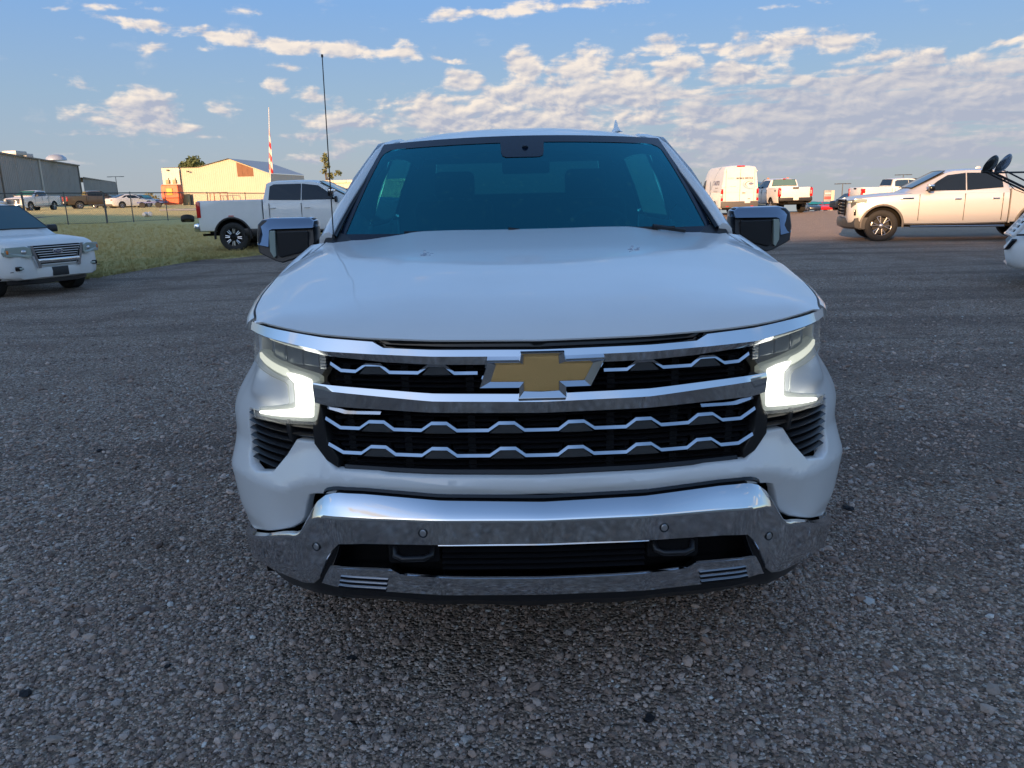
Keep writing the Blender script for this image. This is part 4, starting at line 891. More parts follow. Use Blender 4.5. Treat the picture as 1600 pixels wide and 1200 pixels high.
def wheel(parent, x, y, r, w, sg, style, n, mat=ALLOY, hub=None):
    wm = Matrix.Translation((x, y, r)) @ (Matrix.Rotation(R(180), 4, 'Z') if sg < 0 else Matrix.Identity(4)); rr = r*.64
    t = MB(); t.lathe([(-w*.42, rr*.98), (-w*.5, r*.72), (-w*.5, r*.90), (-w*.42, r*.985), (-w*.2, r), (w*.2, r), (w*.42, r*.985), (w*.5, r*.90), (w*.5, r*.74), (w*.44, rr*1.01)], 36, wm, False)
    tb = t.make('wheel', RUBBER, parent, 40)
    b = MB(); b.lathe([(w*.43, rr*1.02), (w*.47, rr*1.0), (w*.46, rr*.93), (w*.30, rr*.88), (w*.10, rr*.80), (w*.08, 0)], 32, wm, False); b.make('brake_disc', pbr('rim_dark', (.03, .03, .032), .4, metal=.5) if style != 'steel' else mat, tb, 40)
    s = MB()
    if style == 'y6':
        for k in range(6):
            a = k*math.pi/3+.2
            for d in (-.19, .19):
                p0 = Vector((math.cos(a+d*.2)*rr*.30, w*.44, math.sin(a+d*.2)*rr*.30)); p1 = Vector((math.cos(a+d)*rr*.93, w*.47, math.sin(a+d)*rr*.93))
                s.tube([wm @ p0, wm @ ((p0+p1)/2), wm @ p1], rr*.052, 6)
            s.tube([wm @ Vector((math.cos(a-.19)*rr*.93, w*.47, math.sin(a-.19)*rr*.93)), wm @ Vector((math.cos(a)*rr*.95, w*.47, math.sin(a)*rr*.95)), wm @ Vector((math.cos(a+.19)*rr*.93, w*.47, math.sin(a+.19)*rr*.93))], rr*.052, 6)
        s.lathe([(w*.44, rr*.22), (w*.50, rr*.14), (w*.51, 0)], 16, wm, False)
    elif style == 'split8':
        for k in range(8):
            a = k*math.pi/4+.1
            for d in (-.13, .13):
                p0 = Vector((math.cos(a+d)*rr*.42, w*.44, math.sin(a+d)*rr*.42)); p1 = Vector((math.cos(a+d*.9)*rr*.90, w*.47, math.sin(a+d*.9)*rr*.90)); s.tube([wm @ p0, wm @ p1], rr*.065, 6)
        b2 = MB(); b2.lathe([(w*.46, rr*.34), (w*.52, rr*.28), (w*.54, 0)], 16, wm, False); b2.make('hub', GLOSSBLK, tb, 40)
    elif style == 'five':
        for k in range(n):
            a = 2*math.pi*k/n+.3; p0 = Vector((0, w*.45, 0)); p1 = Vector((math.cos(a)*rr*.92, w*.47, math.sin(a)*rr*.92)); s.tube([wm @ (p0+(p1-p0)*.12), wm @ p1], rr*.15, 6, rr*.11)
        s.lathe([(w*.42, rr*.98), (w*.48, rr*.98), (w*.46, rr*.90)], 28, wm, False)
    elif style == 'steel':
        for k in range(8):
            a = 2*math.pi*k/8; s.lathe([(0, rr*.09), (.004, rr*.07), (.004, 0)], 10, wm @ Matrix.Translation((math.cos(a)*rr*.6, w*.20, math.sin(a)*rr*.6)), False)
        s.lathe([(w*.2, rr*.25), (w*.45, rr*.22), (w*.47, 0)], 16, wm, False)
    s.make('rim', mat, tb, 40)
    return tb
def build_vehicle(name, label, cat, loc, rz, sp, group=None):
    t = thing(name, label, cat, loc, rz, group); paint = sp['paint']
    rings = [ringpts(x, lower_section(w, zb, zt, cr, sp.get('sr', .07))) for x, w, zb, zt, cr in sp['low']]
    body = MB().loft(rings, closed=True, caps=True).mesh('body')
    if sp.get('arches', True):
        cut = MB()
        for (x, r, w) in sp['wheels']:
            for sg in (-1, 1):
                cut.lathe([(-.22, r*1.20), (.35, r*1.20)], 28, Matrix.Translation((x, sg*(sp['hw']-.02), r*1.06)) @ (Matrix.Rotation(R(180), 4, 'Z') if sg < 0 else Matrix.Identity(4)), True)
        cm = cut.mesh('cut'); cm.materials.append(UNDER); body.materials.append(paint); body = boolean_cut(body, cm)
    b = link('body', body, paint, t, 38)
    if 'bed' in sp:
        x0, x1, w, zb, zt = sp['bed']
        def bedsec(w, zb, zt): return [(0, zt-.45), (w-.12, zt-.45), (w-.12, zt-.01), (w-.10, zt), (w-.03, zt), (w-.005, zt-.03), (w, zt-.25), (w+.004, (zt+zb)/2), (w, zb+.15), (w-.03, zb+.03), (w-.1, zb), (0, zb)]
        rg = [ringpts(x, bedsec(ww, zb, zt)) for x, ww in ((x0, w), (x0+.03, w), ((x0+x1)/2, w+.005), (x1-.06, w), (x1, w-.03))]
        bm_ = MB().loft(rg, closed=True, caps=False); bm_.prism([(x0, zb), (x0+.04, zb), (x0+.04, zt-.02), (x0, zt-.02)], -w+.05, w-.05)
        bme = bm_.mesh('bed'); (xw, r, ww) = sp['wheels'][1]; cut = MB()
        bme.materials.append(paint)
        if xw > x0:
            for sg in (-1, 1): cut.lathe([(-.22, r*1.20), (.35, r*1.20)], 28, Matrix.Translation((xw, sg*(sp['hw']-.02), r*1.06)) @ (Matrix.Rotation(R(180), 4, 'Z') if sg < 0 else Matrix.Identity(4)), True)
            cm = cut.mesh('cut'); cm.materials.append(UNDER); bme = boolean_cut(bme, cm)
        bo = link('bed', bme, paint, t, 38)
        MB().prism([(x1-.02, zb+.22), (x1+.03, zb+.24), (x1+.035, zt-.05), (x1+.015, zt-.005), (x1-.03, zt-.005)], -w+.14, w-.14).make('tailgate', paint, t, 40, bevel=.01)
    if 'cab' in sp:
        rg = [ringpts(x, cab_section(*q)) for x, *q in sp['cab']]; MB().loft(rg, closed=True, caps=True).make('cab', paint, t, 38)
        cabst = sp['cab']
        def side_y(x, z, off=.016):
            X = [c[0] for c in cabst]; wb = np.interp(x, X, [c[1] for c in cabst]); wt = np.interp(x, X, [c[2] for c in cabst]); zb = np.interp(x, X, [c[3] for c in cabst]); zt = np.interp(x, X, [c[4] for c in cabst])-.10
            return wb+(wt-wb)*max(0, min(1, (z-zb)/max(.05, zt-zb)))+off
        for q in sp.get('side_glass', []):
            for sg in (-1, 1):
                MB().loft([[(x, sg*side_y(x, z), z) for x, z in q], [(x, sg*side_y(x, z, -.02), z) for x, z in q]], closed=True, caps=True).make('side_window', sp.get('sglass', DGLASS), t)
        for nm, key, gm in (('windshield', 'ws', sp.get('wglass', TGLASS)), ('rear_window', 'rw', sp.get('rglass', DGLASS))):
            if key not in sp: continue
            (x0, z0, w0), (x1, z1, w1) = sp[key]; rows = []
            for v in np.linspace(0, 1, 6):
                rows.append([(x0+(x1-x0)*v+(.02 if key == 'ws' else -.02)*0, u*(w0+(w1-w0)*v), z0+(z1-z0)*v+.012*(1-u*u)+.004*math.sin(v*3.14)) for u in np.linspace(-1, 1, 9)])
            d = .012 if key == 'ws' else .012; o = MB().loft(rows).make(nm, gm, t, 60)
            fr = MB(); (sx) = -1 if key == 'ws' else 1
            fr.tube([rows[0][0], rows[0][4], rows[0][-1]], .012, 4); fr.tube([rows[-1][0], rows[-1][4], rows[-1][-1]], .012, 4); fr.tube([rows[0][0], rows[-1][0]], .012, 4); fr.tube([rows[0][-1], rows[-1][-1]], .012, 4); fr.make('window_frame', BLACKPL, o)
    for (x, r, w) in sp['wheels']:
        for sg in (-1, 1): wheel(t, x, sg*(sp['hw']-w/2-.02), r, w, sg, sp.get('rim', 'five'), sp.get('spokes', 5), sp.get('rimmat', ALLOY))
        if sp.get('flare'):
            for sg in (-1, 1):
                rws = []
                for k in range(19):
                    a = R(-8+196*k/18); c, s_ = math.cos(a), math.sin(a); rws.append([(x+c*r*q, sg*(sp['hw']+dy), max(.24, r*1.06+s_*r*q)) for q, dy in ((1.19, -.03), (1.19, .022), (1.24, .028), (1.31, .020), (1.32, -.02))])
                MB().loft(rws).make('wheel_arch_trim', sp['flare'], t, 50)
    for x in sp.get('seams', []):
        for sg in (-1, 1):
            z0, z1 = sp['seamz']; MB().box((x, sg*(sp['hw']-.003), (z0+z1)/2), (.014, .02, z1-z0)).make('door_seam', BLACKPL, t)
    for (x, z) in sp.get('handles', []):
        for sg in (-1, 1): MB().box((x, sg*(sp['hw']+.006), z), (.17, .04, .035)).make('door_handle', sp.get('hmat', paint), t, bevel=.008)
    if 'mirror' in sp:
        x, z, w, h = sp['mirror'][:4]
        for sg in (-1, 1):
            y = sg*(sp['hw']+w/2+.03); o = MB().box((x, y, z), (.14, w, h), taper=.92).make('side_mirror', sp.get('mmat', BLACKPL), t, 40, bevel=.03)
            MB().box((x, sg*(sp['hw']+.0), z-h*.3), (.07, .16, .06)).make('mirror_arm', BLACKPL, o, bevel=.01)
    if 'rocker' in sp:
        x0, x1, z = sp['rocker']
        for sg in (-1, 1): MB().box(((x0+x1)/2, sg*(sp['hw']-.02), z), (x1-x0, .10, .05)).make('running_board', sp.get('rockmat', CHROME), t, bevel=.01)
    L0, L1 = sp['low'][0][0], sp.get('length', sp['low'][-1][0])
    MB().box(((L0+L1)/2, 0, sp.get('uz', .45)), (L1-L0-.5, sp['hw']*1.5, .15)).make('chassis', UNDER, t)
    return t
def bx(parent, name, mat, c, d, bevel=.01, **k): return MB().box(c, d, **k).make(name, mat, parent, 40, bevel=min(bevel, min(d)*.45))
def onface(parent, name, mat, poly, x, depth, bevel=.004):
    """outline (y, z) on a face that looks along -x"""
    n = len(poly); return MB().loft([[(x, y, z) for y, z in poly], [(x+depth, y, z) for y, z in poly]], closed=True, caps=True).make(name, mat, parent, bevel=bevel)

def pickup_spec(paint, dz=0.0, r=.42, L=5.9, hw=1.0, **k):
    a = dz
    sp = dict(paint=paint, hw=hw, length=L,
        low=[(0, .80, .62+a, 1.02+a, .0), (.04, .88, .50+a, 1.12+a, .01), (.16, .95, .46+a, 1.18+a, .02), (.35, hw-.02, .44+a, 1.215+a, .03), (.9, hw, .44+a, 1.26+a, .04), (1.5, hw, .44+a, 1.30+a, .03), (2.2, hw, .44+a, 1.30+a, .0), (3.0, hw, .44+a, 1.31+a, 0), (3.95, hw-.004, .46+a, 1.31+a, 0)],
        bed=(3.99, L-.04, hw-.005, .48+a, 1.38+a),
        cab=[(1.42, .93, .90, 1.27+a, 1.29+a), (1.62, .95, .88, 1.28+a, 1.42+a), (2.42, .965, .76, 1.30+a, 1.84+a), (2.62, .97, .745, 1.30+a, 1.885+a), (3.0, .97, .745, 1.30+a, 1.90+a), (3.6, .97, .75, 1.30+a, 1.885+a), (3.84, .965, .77, 1.30+a, 1.84+a), (3.96, .96, .86, 1.30+a, 1.45+a)],
        side_glass=[[(1.92, 1.345+a), (2.22, 1.60+a), (2.46, 1.75+a), (2.90, 1.80+a), (2.90, 1.345+a)], [(2.93, 1.345+a), (2.93, 1.80+a), (3.62, 1.785+a), (3.76, 1.70+a), (3.80, 1.40+a)]],
        ws=((1.60, 1.435+a, .80), (2.40, 1.862+a, .70)), rw=((3.98, 1.47+a, .74), (3.875, 1.83+a, .64)),
        wheels=[(1.0, r, .28), (L-1.2, r, .28)], seams=[1.78, 2.89, 3.80], seamz=(.56+a, 1.26+a), handles=[(2.72, 1.12+a), (3.63, 1.12+a)], mirror=(2.02, 1.42+a, .20, .17), rocker=(1.6, 3.9, .40+a), uz=.46+a)
    sp.update(k); return sp

# ---- silver-white crew cab pickup in the low sun on the right, nose to the left
sier = build_vehicle('pickup_truck', 'pearl silver crew cab pickup in sunlight with six-spoke wheels, parked side-on at right', 'pickup truck', (9.75, 22.90, 0), R(-15), pickup_spec(PEARL, wheels=[(.88, .43, .28), (4.7, .43, .28)], r=.43, hw=1.02, rim='y6', flare=pbr('arch_grey', (.10, .095, .09), .5), hmat=CHROME, mmat=GLOSSBLK, wglass=DGLASS))
def truck_front(t, grille=CHROME, dz=0.0, bumper=CHROME, w=.98, lamps=True):
    a = dz
    g = onface(t, 'grille', MATTEBLK, [(-.55, .72+a), (-.62, 1.12+a), (.62, 1.12+a), (.55, .72+a)], -.02, .10)
    for k in range(4): bx(t, 'grille_bar', grille, (-.03, 0, .78+a+.09*k), (.05, 1.16, .028), .006)
    MB().tube([(-.03, -.58, .70+a), (-.035, -.66, 1.14+a), (-.035, .66, 1.14+a), (-.03, .58, .70+a)], .022, 6).make('grille_frame', grille, t, 60)
    rws = [[(-.10+.30*abs(u)**3+d, u*w, z) for d, z in ((.10, .66+a), (.0, .64+a), (-.02, .52+a), (.0, .40+a), (.12, .34+a))] for u in np.linspace(-1, 1, 15)]
    rws = [[(p[0]+.35, p[1], p[2]) for p in rws[0]]]+rws+[[(p[0]+.35, p[1], p[2]) for p in rws[-1]]]
    MB().loft(rws).make('front_bumper', bumper, t, 40)
    for sg in (-1, 1):
        if lamps:
            mb = MB(); q = [(.66, .98), (.68, 1.12), (.90, 1.15), (.995, 1.14), (.985, 1.02), (.90, .93), (.74, .84)]
            mb.loft([[(-.005+max(0, (y-.66))*.42 - (.012), sg*(y+.012), z+a) for y, z in q], [(.06+max(0, (y-.66))*.42, sg*(y-.03), z+a) for y, z in q]], closed=True, caps=True); hl = mb.make('headlight', pbr('lamp_dark', (.25, .25, .25), .1, metal=.5, coat=.8), t, bevel=.004)
            bx(hl, 'lamp_module', CLEARL, (.06, sg*.88, 1.09+a), (.10, .14, .06), .01, rz=sg*R(20))
truck_front(sier, GLOSSBLK, bumper=pbr('bumper_dark', (.05, .052, .055), .35))
for sg in (-1, 1):
    bx(sier, 'side_lamp', CLEARL, (.30, sg*1.005, 1.12), (.34, .03, .11), .01, ry=R(6))
    bx(sier, 'fender_badge', CHROME, (1.47, sg*1.025, 1.16), (.34, .02, .045), .008); bx(sier, 'fender_badge_inset', GLOSSBLK, (1.47, sg*1.033, 1.16), (.28, .02, .02), .004)
    mc = bx(sier, 'mirror_cap', CHROME, (1.99, sg*1.16, 1.475), (.15, .205, .07), .02)
    bx(sier, 'taillight', REDL, (5.87, sg*.93, 1.15), (.10, .14, .42), .01)
    bx(sier, 'front_tow_vent', GLOSSBLK, (.18, sg*.975, .80), (.05, .05, .16), .01)
bx(sier, 'roof_fin_antenna', PEARL, (3.4, .0, 1.945), (.16, .04, .07), .01, taper=.5)
bx(sier, 'rear_bumper', CHROME, (5.98, 0, .62), (.14, 1.85, .2), .03)
# ---- white heavy-duty crew cab pickup on the grass, nose to the right
gmc = build_vehicle('pickup_truck', 'white heavy-duty crew cab pickup with black wheel arches parked on the grass edge', 'pickup truck', (-3.05, 24.3, .03), R(180+0), pickup_spec(WHITE2, dz=.12, r=.43, L=6.14, hw=1.02, rim='split8', flare=BLACKPL, hmat=WHITE2, mmat=GLOSSBLK,
    low=[(0, .80, .74, 1.22, .0), (.04, .88, .62, 1.34, .01), (.16, .95, .58, 1.40, .02), (.35, 1.0, .56, 1.43, .03), (.9, 1.02, .56, 1.46, .04), (1.5, 1.02, .56, 1.44, .03), (2.2, 1.02, .56, 1.42, .0), (3.0, 1.02, .56, 1.42, 0), (4.16, 1.016, .58, 1.42, 0)],
    bed=(4.20, 6.10, 1.015, .60, 1.50), cab=[(1.50, .93, .90, 1.38, 1.43), (1.72, .95, .88, 1.40, 1.56), (2.5, .965, .76, 1.42, 1.96), (2.70, .97, .75, 1.42, 2.01), (3.2, .97, .75, 1.42, 2.03), (3.85, .97, .755, 1.42, 2.02), (4.08, .965, .77, 1.42, 1.98), (4.17, .96, .86, 1.42, 1.50)],
    side_glass=[[(2.02, 1.46), (2.32, 1.72), (2.55, 1.87), (3.02, 1.93), (3.02, 1.46)], [(3.05, 1.46), (3.05, 1.93), (3.85, 1.925), (3.97, 1.87), (4.0, 1.48)]],
    ws=((1.72, 1.575, .80), (2.50, 1.985, .70)), rw=((4.17, 1.60, .74), (4.10, 1.93, .66)), seams=[1.86, 3.03, 3.98], seamz=(.68, 1.38), handles=[(2.86, 1.25), (3.88, 1.25)], mirror=(2.10, 1.66, .25, .24), rocker=(1.75, 4.1, .44), rockmat=BLACKPL, wheels=[(1.1, .43, .29), (5.12, .43, .29)], uz=.60))
truck_front(gmc, CHROME, dz=.16, bumper=CHROME)
for sg in (-1, 1):
    bx(gmc, 'taillight', REDL, (6.07, sg*.99, 1.24), (.12, .09, .46), .015); bx(gmc, 'side_marker', REDL, (5.12, sg*1.035, 1.045), (.16, .02, .025), .004)
    bx(gmc, 'mirror_cap', CHROME, (2.06, sg*1.175, 1.70), (.16, .255, .09), .02)
    MB().lathe([(-.03, .085), (.03, .09), (.04, .06)], 16, Matrix.Translation((1.98, sg*1.08, 1.46)) @ Matrix.Rotation(R(90), 4, 'Z')).make('convex_mirror', BLACKPL, gmc, 50)
    bx(gmc, 'fender_badge', SILVER, (1.62, sg*1.025, 1.40), (.32, .02, .05), .008); bx(gmc, 'door_step', BLACKPL, (4.55, sg*.93, .56), (.5, .14, .24), .03)
rb = bx(gmc, 'rear_bumper', CHROME, (6.19, 0, .72), (.18, 1.98, .24), .05); bx(gmc, 'bumper_step', BLACKPL, (6.20, 0, .84), (.16, 1.3, .03), .01)
MB().tube([(4.9, .6, .5), (6.0, .62, .5), (6.1, .75, .5)], .035, 8).make('exhaust_pipe', UNDER, gmc, 60)
# ---- old white SUV at the left edge, turned toward the camera
SUVG = pbr('suv_glass', (.03, .09, .11), .05, spec=.8)
hx, hy = math.cos(R(-33)), math.sin(R(-33))
suv = build_vehicle('suv', 'older white SUV with a horizontal-bar grille, cut off by the left edge of the view', 'suv', (-8.75, 15.1, -.17), R(180-28), dict(paint=WHITE2, hw=.93, rim='five', spokes=5, rimmat=SILVER, sr=.08,
    low=[(0.0, .70, .44, .88, .0), (.03, .80, .36, .96, .01), (.12, .87, .34, 1.02, .02), (.30, .915, .34, 1.06, .03), (.8, .93, .33, 1.10, .04), (1.25, .93, .33, 1.12, .03), (2, .93, .33, 1.10, 0), (4.6, .93, .36, 1.10, 0), (4.85, .88, .42, 1.05, 0), (4.9, .82, .5, .95, 0)],
    cab=[(1.15, .86, .83, 1.09, 1.11), (1.35, .88, .80, 1.10, 1.24), (2.05, .90, .70, 1.11, 1.68), (2.3, .90, .68, 1.11, 1.74), (3.4, .90, .68, 1.11, 1.78), (4.5, .90, .68, 1.11, 1.74), (4.75, .89, .70, 1.11, 1.66), (4.86, .88, .80, 1.11, 1.2)],
    side_glass=[[(1.70, 1.17), (2.15, 1.56), (2.65, 1.62), (2.65, 1.17)], [(2.72, 1.17), (2.72, 1.62), (3.5, 1.64), (3.5, 1.17)], [(3.62, 1.17), (3.62, 1.62), (4.5, 1.60), (4.6, 1.2)]], wglass=SUVG,
    ws=((1.32, 1.245, .74), (2.03, 1.70, .62)), rw=((4.88, 1.2, .7), (4.78, 1.64, .6)), wheels=[(.92, .37, .245), (3.8, .37, .245)], seams=[1.5, 2.69, 3.55], seamz=(.42, 1.06), handles=[(2.5, .95), (3.4, .95)], mirror=(1.72, 1.22, .20, .15), uz=.42))
onface(suv, 'grille_backing', MATTEBLK, [(-.36, .62), (-.48, .965), (.48, .965), (.36, .62)], -.02, .10)
for k in range(5): bx(suv, 'grille_bar', SILVER, (-.035, 0, .755+.044*k), (.04, .74+.05*k, .017), .004)
bx(suv, 'grille_bar', SILVER, (-.035, 0, .60), (.04, .68, .02), .004)
MB().loft([[(-.03, sg_*y, z), (-.065, sg_*y, z), (-.065, sg_*(y+.055), z+.0), (-.02, sg_*(y+.075), z)] for sg_ in (1,) for y, z in ((.36, .55), (.38, .64), (.41, .74), (.47, .97))]).make('grille_surround', CHROME, suv, 40)
MB().loft([[(-.03, -y, z), (-.065, -y, z), (-.065, -(y+.055), z+.0), (-.02, -(y+.075), z)] for y, z in ((.36, .55), (.38, .64), (.41, .74), (.47, .97))]).make('grille_surround', CHROME, suv, 40)
bx(suv, 'grille_crossbar', CHROME, (-.055, 0, .680), (.06, .82, .085), .018)
eb = MB().lathe([(-.012, .105), (.006, .10), (.008, .06)], 24, Matrix.Translation((-.065, 0, .845)) @ Matrix.Rotation(R(90), 4, 'Z') @ Matrix.Scale(.45, 4, (0, 0, 1))).make('oval_badge', SILVER, suv, 40)
MB().lathe([(-.004, .088), (.004, .085), (.006, .05)], 24, Matrix.Translation((-.075, 0, .845)) @ Matrix.Rotation(R(90), 4, 'Z') @ Matrix.Scale(.42, 4, (0, 0, 1))).make('badge_face', pbr('badge_blue', (.01, .03, .12), .2), eb, 40)
tm = text_mesh('Ford', .07, .002); tm.transform(Matrix.Translation((-.086, 0, .845)) @ Matrix.Rotation(R(-90), 4, 'Z') @ Matrix.Rotation(R(90), 4, 'X')); link('badge_lettering', tm, SILVER, eb)
for sg in (-1, 1):
    q = [(.50, .80), (.51, .93), (.60, .965), (.90, .955), (.925, .87), (.90, .79), (.66, .78), (.58, .75), (.52, .76)]
    mb = MB(); mb.loft([[(-.03+.40*max(0, y-.5)**1.25-.045, sg*(y+.012), z) for y, z in q], [(.06+.40*max(0, y-.5)**1.25, sg*y, z) for y, z in q]], closed=True, caps=True); hl = mb.make('headlight', CLEARL, suv, bevel=.008)
    bx(hl, 'turn_signal', AMBER, (.060, sg*.865, .875), (.03, .085, .07), .01, rz=sg*R(28)); MB().lathe([(-.01, .05), (.0, .045), (.02, .02)], 16, Matrix.Translation((-.040, sg*.63, .865)) @ Matrix.Rotation(R(90), 4, 'Z')).make('lamp_bulb', SILVER, hl, 50)
    bx(suv, 'fog_light', GLOSSBLK, (.035, sg*.70, .565), (.07, .22, .08), .015, rz=sg*R(22)); bx(suv, 'fog_light_lens', CLEARL, (.025, sg*.695, .56), (.07, .15, .045), .01, rz=sg*R(22))
    bx(suv, 'bumper_line', BLACKPL, (.10, sg*.76, .505), (.012, .30, .012), .002, rz=sg*R(24))
bx(suv, 'licence_plate_holder', pbr('plate_black', (.02, .022, .026), .5), (-.045, .0, .465), (.03, .32, .17), .01)
rws = [[(-.035+.38*abs(u)**2.6+d, u*.90, z) for d, z in ((.05, .57), (-.01, .55), (-.025, .47), (.0, .37), (.08, .335))] for u in np.linspace(-1, 1, 17)]
MB().loft(rws).make('front_bumper', WHITE2, suv, 50)
rws = [[(.03+.36*abs(u)**2.6+d, u*.80, z) for d, z in ((.0, .36), (.0, .26), (.1, .24))] for u in np.linspace(-1, 1, 13)]
MB().loft(rws).make('lower_valance', BLACKPL, suv, 50)
MB().tube([(.95, -.70, .37), (.95, .70, .37)], .05, 8).make('axle', UNDER, suv)

# ---- high-roof white cargo van seen from behind
VX, VY = 11.75, 43.6
van = build_vehicle('cargo_van', 'white high-roof cargo van in sunlight, seen from behind with blue swoosh and lettering', 'van', (VX+1.03, VY+5.95, terrain(VX, VY)), R(-90), dict(paint=WHITE2, hw=1.03, rim='steel', sr=.01, rimmat=SILVER,
    low=[(0.0, .75, .45, .85, .0), (.05, .88, .36, .98, .01), (.2, .97, .34, 1.10, .02), (.9, 1.02, .33, 1.30, .02), (1.2, 1.03, .33, 1.36, .0), (5.92, 1.03, .38, 1.36, 0), (5.955, 1.01, .42, 1.36, 0)],
    cab=[(.85, .95, .90, 1.28, 1.32), (1.05, .98, .90, 1.30, 1.50), (1.75, 1.01, .88, 1.32, 2.15), (2.3, 1.02, .86, 1.33, 2.55), (2.9, 1.025, .85, 1.33, 2.68), (5.6, 1.025, .84, 1.33, 2.70), (5.90, 1.025, .84, 1.33, 2.66), (5.97, 1.015, .85, 1.33, 2.60)],
    side_glass=[[(1.5, 1.45), (1.9, 1.95), (2.35, 1.98), (2.35, 1.42)]], ws=((.98, 1.44, .80), (1.72, 2.14, .78)), wheels=[(.95, .36, .24), (4.7, .36, .24)], seams=[1.45, 2.42, 3.6], seamz=(.45, 1.9), mirror=(1.5, 1.6, .2, .3), uz=.45))
GREYPL = pbr('bumper_grey', (.10, .095, .09), .6)
bx(van, 'rear_bumper', GREYPL, (6.0, 0, .62), (.16, 2.04, .34), .03); bx(van, 'lower_bumper', MATTEBLK, (5.96, 0, .40), (.12, 1.9, .12), .02)
bx(van, 'bumper_reflector', REDL, (6.085, -.68, .53), (.02, .16, .04), .004)
bx(van, 'bumper_reflector', REDL, (6.085, .68, .53), (.02, .16, .04), .004)
for sg in (-1, 1):
    for z, h, m_ in ((1.33, .27, REDL), (1.085, .22, CLEARL), (.90, .15, REDL), (.775, .10, CLEARL)): bx(van, 'taillight', m_, (5.99, sg*.975, z), (.05, .12, h), .01)
    for z in (.86, 1.6, 2.4): bx(van, 'door_hinge', WHITE2, (6.0, sg*.86, z), (.04, .12, .05), .01)
bx(van, 'high_brake_light', REDL, (5.97, 0, 2.66), (.08, .44, .08), .03)
bx(van, 'door_seam', BLACKPL, (5.985, 0, 1.65), (.012, .012, 1.75), .003); bx(van, 'door_handle', BLACKPL, (6.0, .22, 1.24), (.03, .18, .035), .01)
for yy in (-.78, .78): bx(van, 'door_seam', GREYPL, (5.984, yy, 1.65), (.01, .010, 1.75), .002)
bx(van, 'door_seam', GREYPL, (5.984, 0, .79), (.01, 1.7, .012), .002)
bx(van, 'licence_plate', PLATE, (6.09, .42, .76), (.015, .30, .13), .004)
bx(van, 'small_badge', BLACKPL, (5.985, .52, .92), (.012, .14, .025), .003)
INK = pbr('grey_ink', (.10, .105, .12), .6); BLUEINK = pbr('blue_ink', (.12, .30, .48), .5); PALEBLUE = pbr('pale_blue_ink', (.38, .52, .58), .5); LINK = pbr('pale_ink', (.42, .42, .42), .6)
def rear_text(parent, s, size, y, z, mat, x=5.99, bold=.0):
    tm = text_mesh(s, size, .002, bold); tm.transform(Matrix.Translation((x, y, z)) @ Matrix.Rotation(R(90), 4, 'Z') @ Matrix.Rotation(R(90), 4, 'X')); return link('lettering', tm, mat, parent)
rear_text(van, 'MOBILE SERVICE', .125, .24, 2.02, INK, bold=.004); rear_text(van, 'FORD', .125, -.52, 2.02, LINK)
rear_text(van, 'mobile service', .055, -.40, 1.60, LINK)
def arc_strip(name, mat, c, r0, r1, a0, a1, w0, w1, x, parent, sq=.55):
    rows = []
    for k in range(17):
        f = k/16; a = R(a0+(a1-a0)*f); w = w0*(1-f)+w1*f; rows.append([(x, c[0]+math.cos(a)*(r0+d), c[1]+math.sin(a)*(r0+d)*sq) for d in (-w, w)])
    return MB().loft(rows).make(name, mat, parent)
# (the rear face: +y of the van is the left of the picture)
arc_strip('swoosh', BLUEINK, (.62, 1.70), .46, 0, 60, 262, .006, .02, 5.992, van); arc_strip('swoosh', PALEBLUE, (.62, 1.68), .38, 0, 150, 285, .02, .08, 5.991, van); arc_strip('swoosh', INK, (.60, 1.70), .30, 0, 70, 235, .02, .01, 5.993, van)
ov = MB().lathe([(-.003, .13), (.003, .125)], 20, Matrix.Translation((5.994, .60, 1.73)) @ Matrix.Rotation(R(90), 4, 'Z') @ Matrix.Scale(.45, 4, (0, 0, 1))).make('oval_badge', pbr('badge_blue2', (.04, .07, .20), .3), van)
rear_text(ov, 'Ford', .09, .60, 1.73, PLATE, 6.0)
# side of the van that faces the camera
def van_side_y(z): return 1.026-(max(0, z-1.33))/(1.27)*.18
def side_strip(name, pts, w, mat):
    rows = [[(x+d*.9, -van_side_y(z)-.006, z+d*.5) for d in (-w, w)] for x, z in pts]; return MB().loft(rows).make(name, mat, van)
side_strip('swoosh', [(3.6, 1.05), (3.75, 1.5), (4.0, 1.9), (4.35, 2.25), (4.8, 2.5), (5.2, 2.62)], .06, BLUEINK)
side_strip('swoosh', [(4.2, 1.0), (4.5, .8), (5.0, .62), (5.5, .55)], .03, PALEBLUE)
for s_, sz, x, z, m_ in (('S AUTO', .34, 4.75, 1.78, pbr('navy_ink', (.10, .12, .24), .5)), ('mobile service', .12, 4.9, 1.52, LINK), ('we come to you', .12, 4.8, 1.36, LINK)):
    tm = text_mesh(s_, sz, .002, .004); tm.transform(Matrix.Translation((x, -van_side_y(z)-.012, z)) @ Matrix.Rotation(R(90-8), 4, 'X')); link('lettering', tm, m_, van)

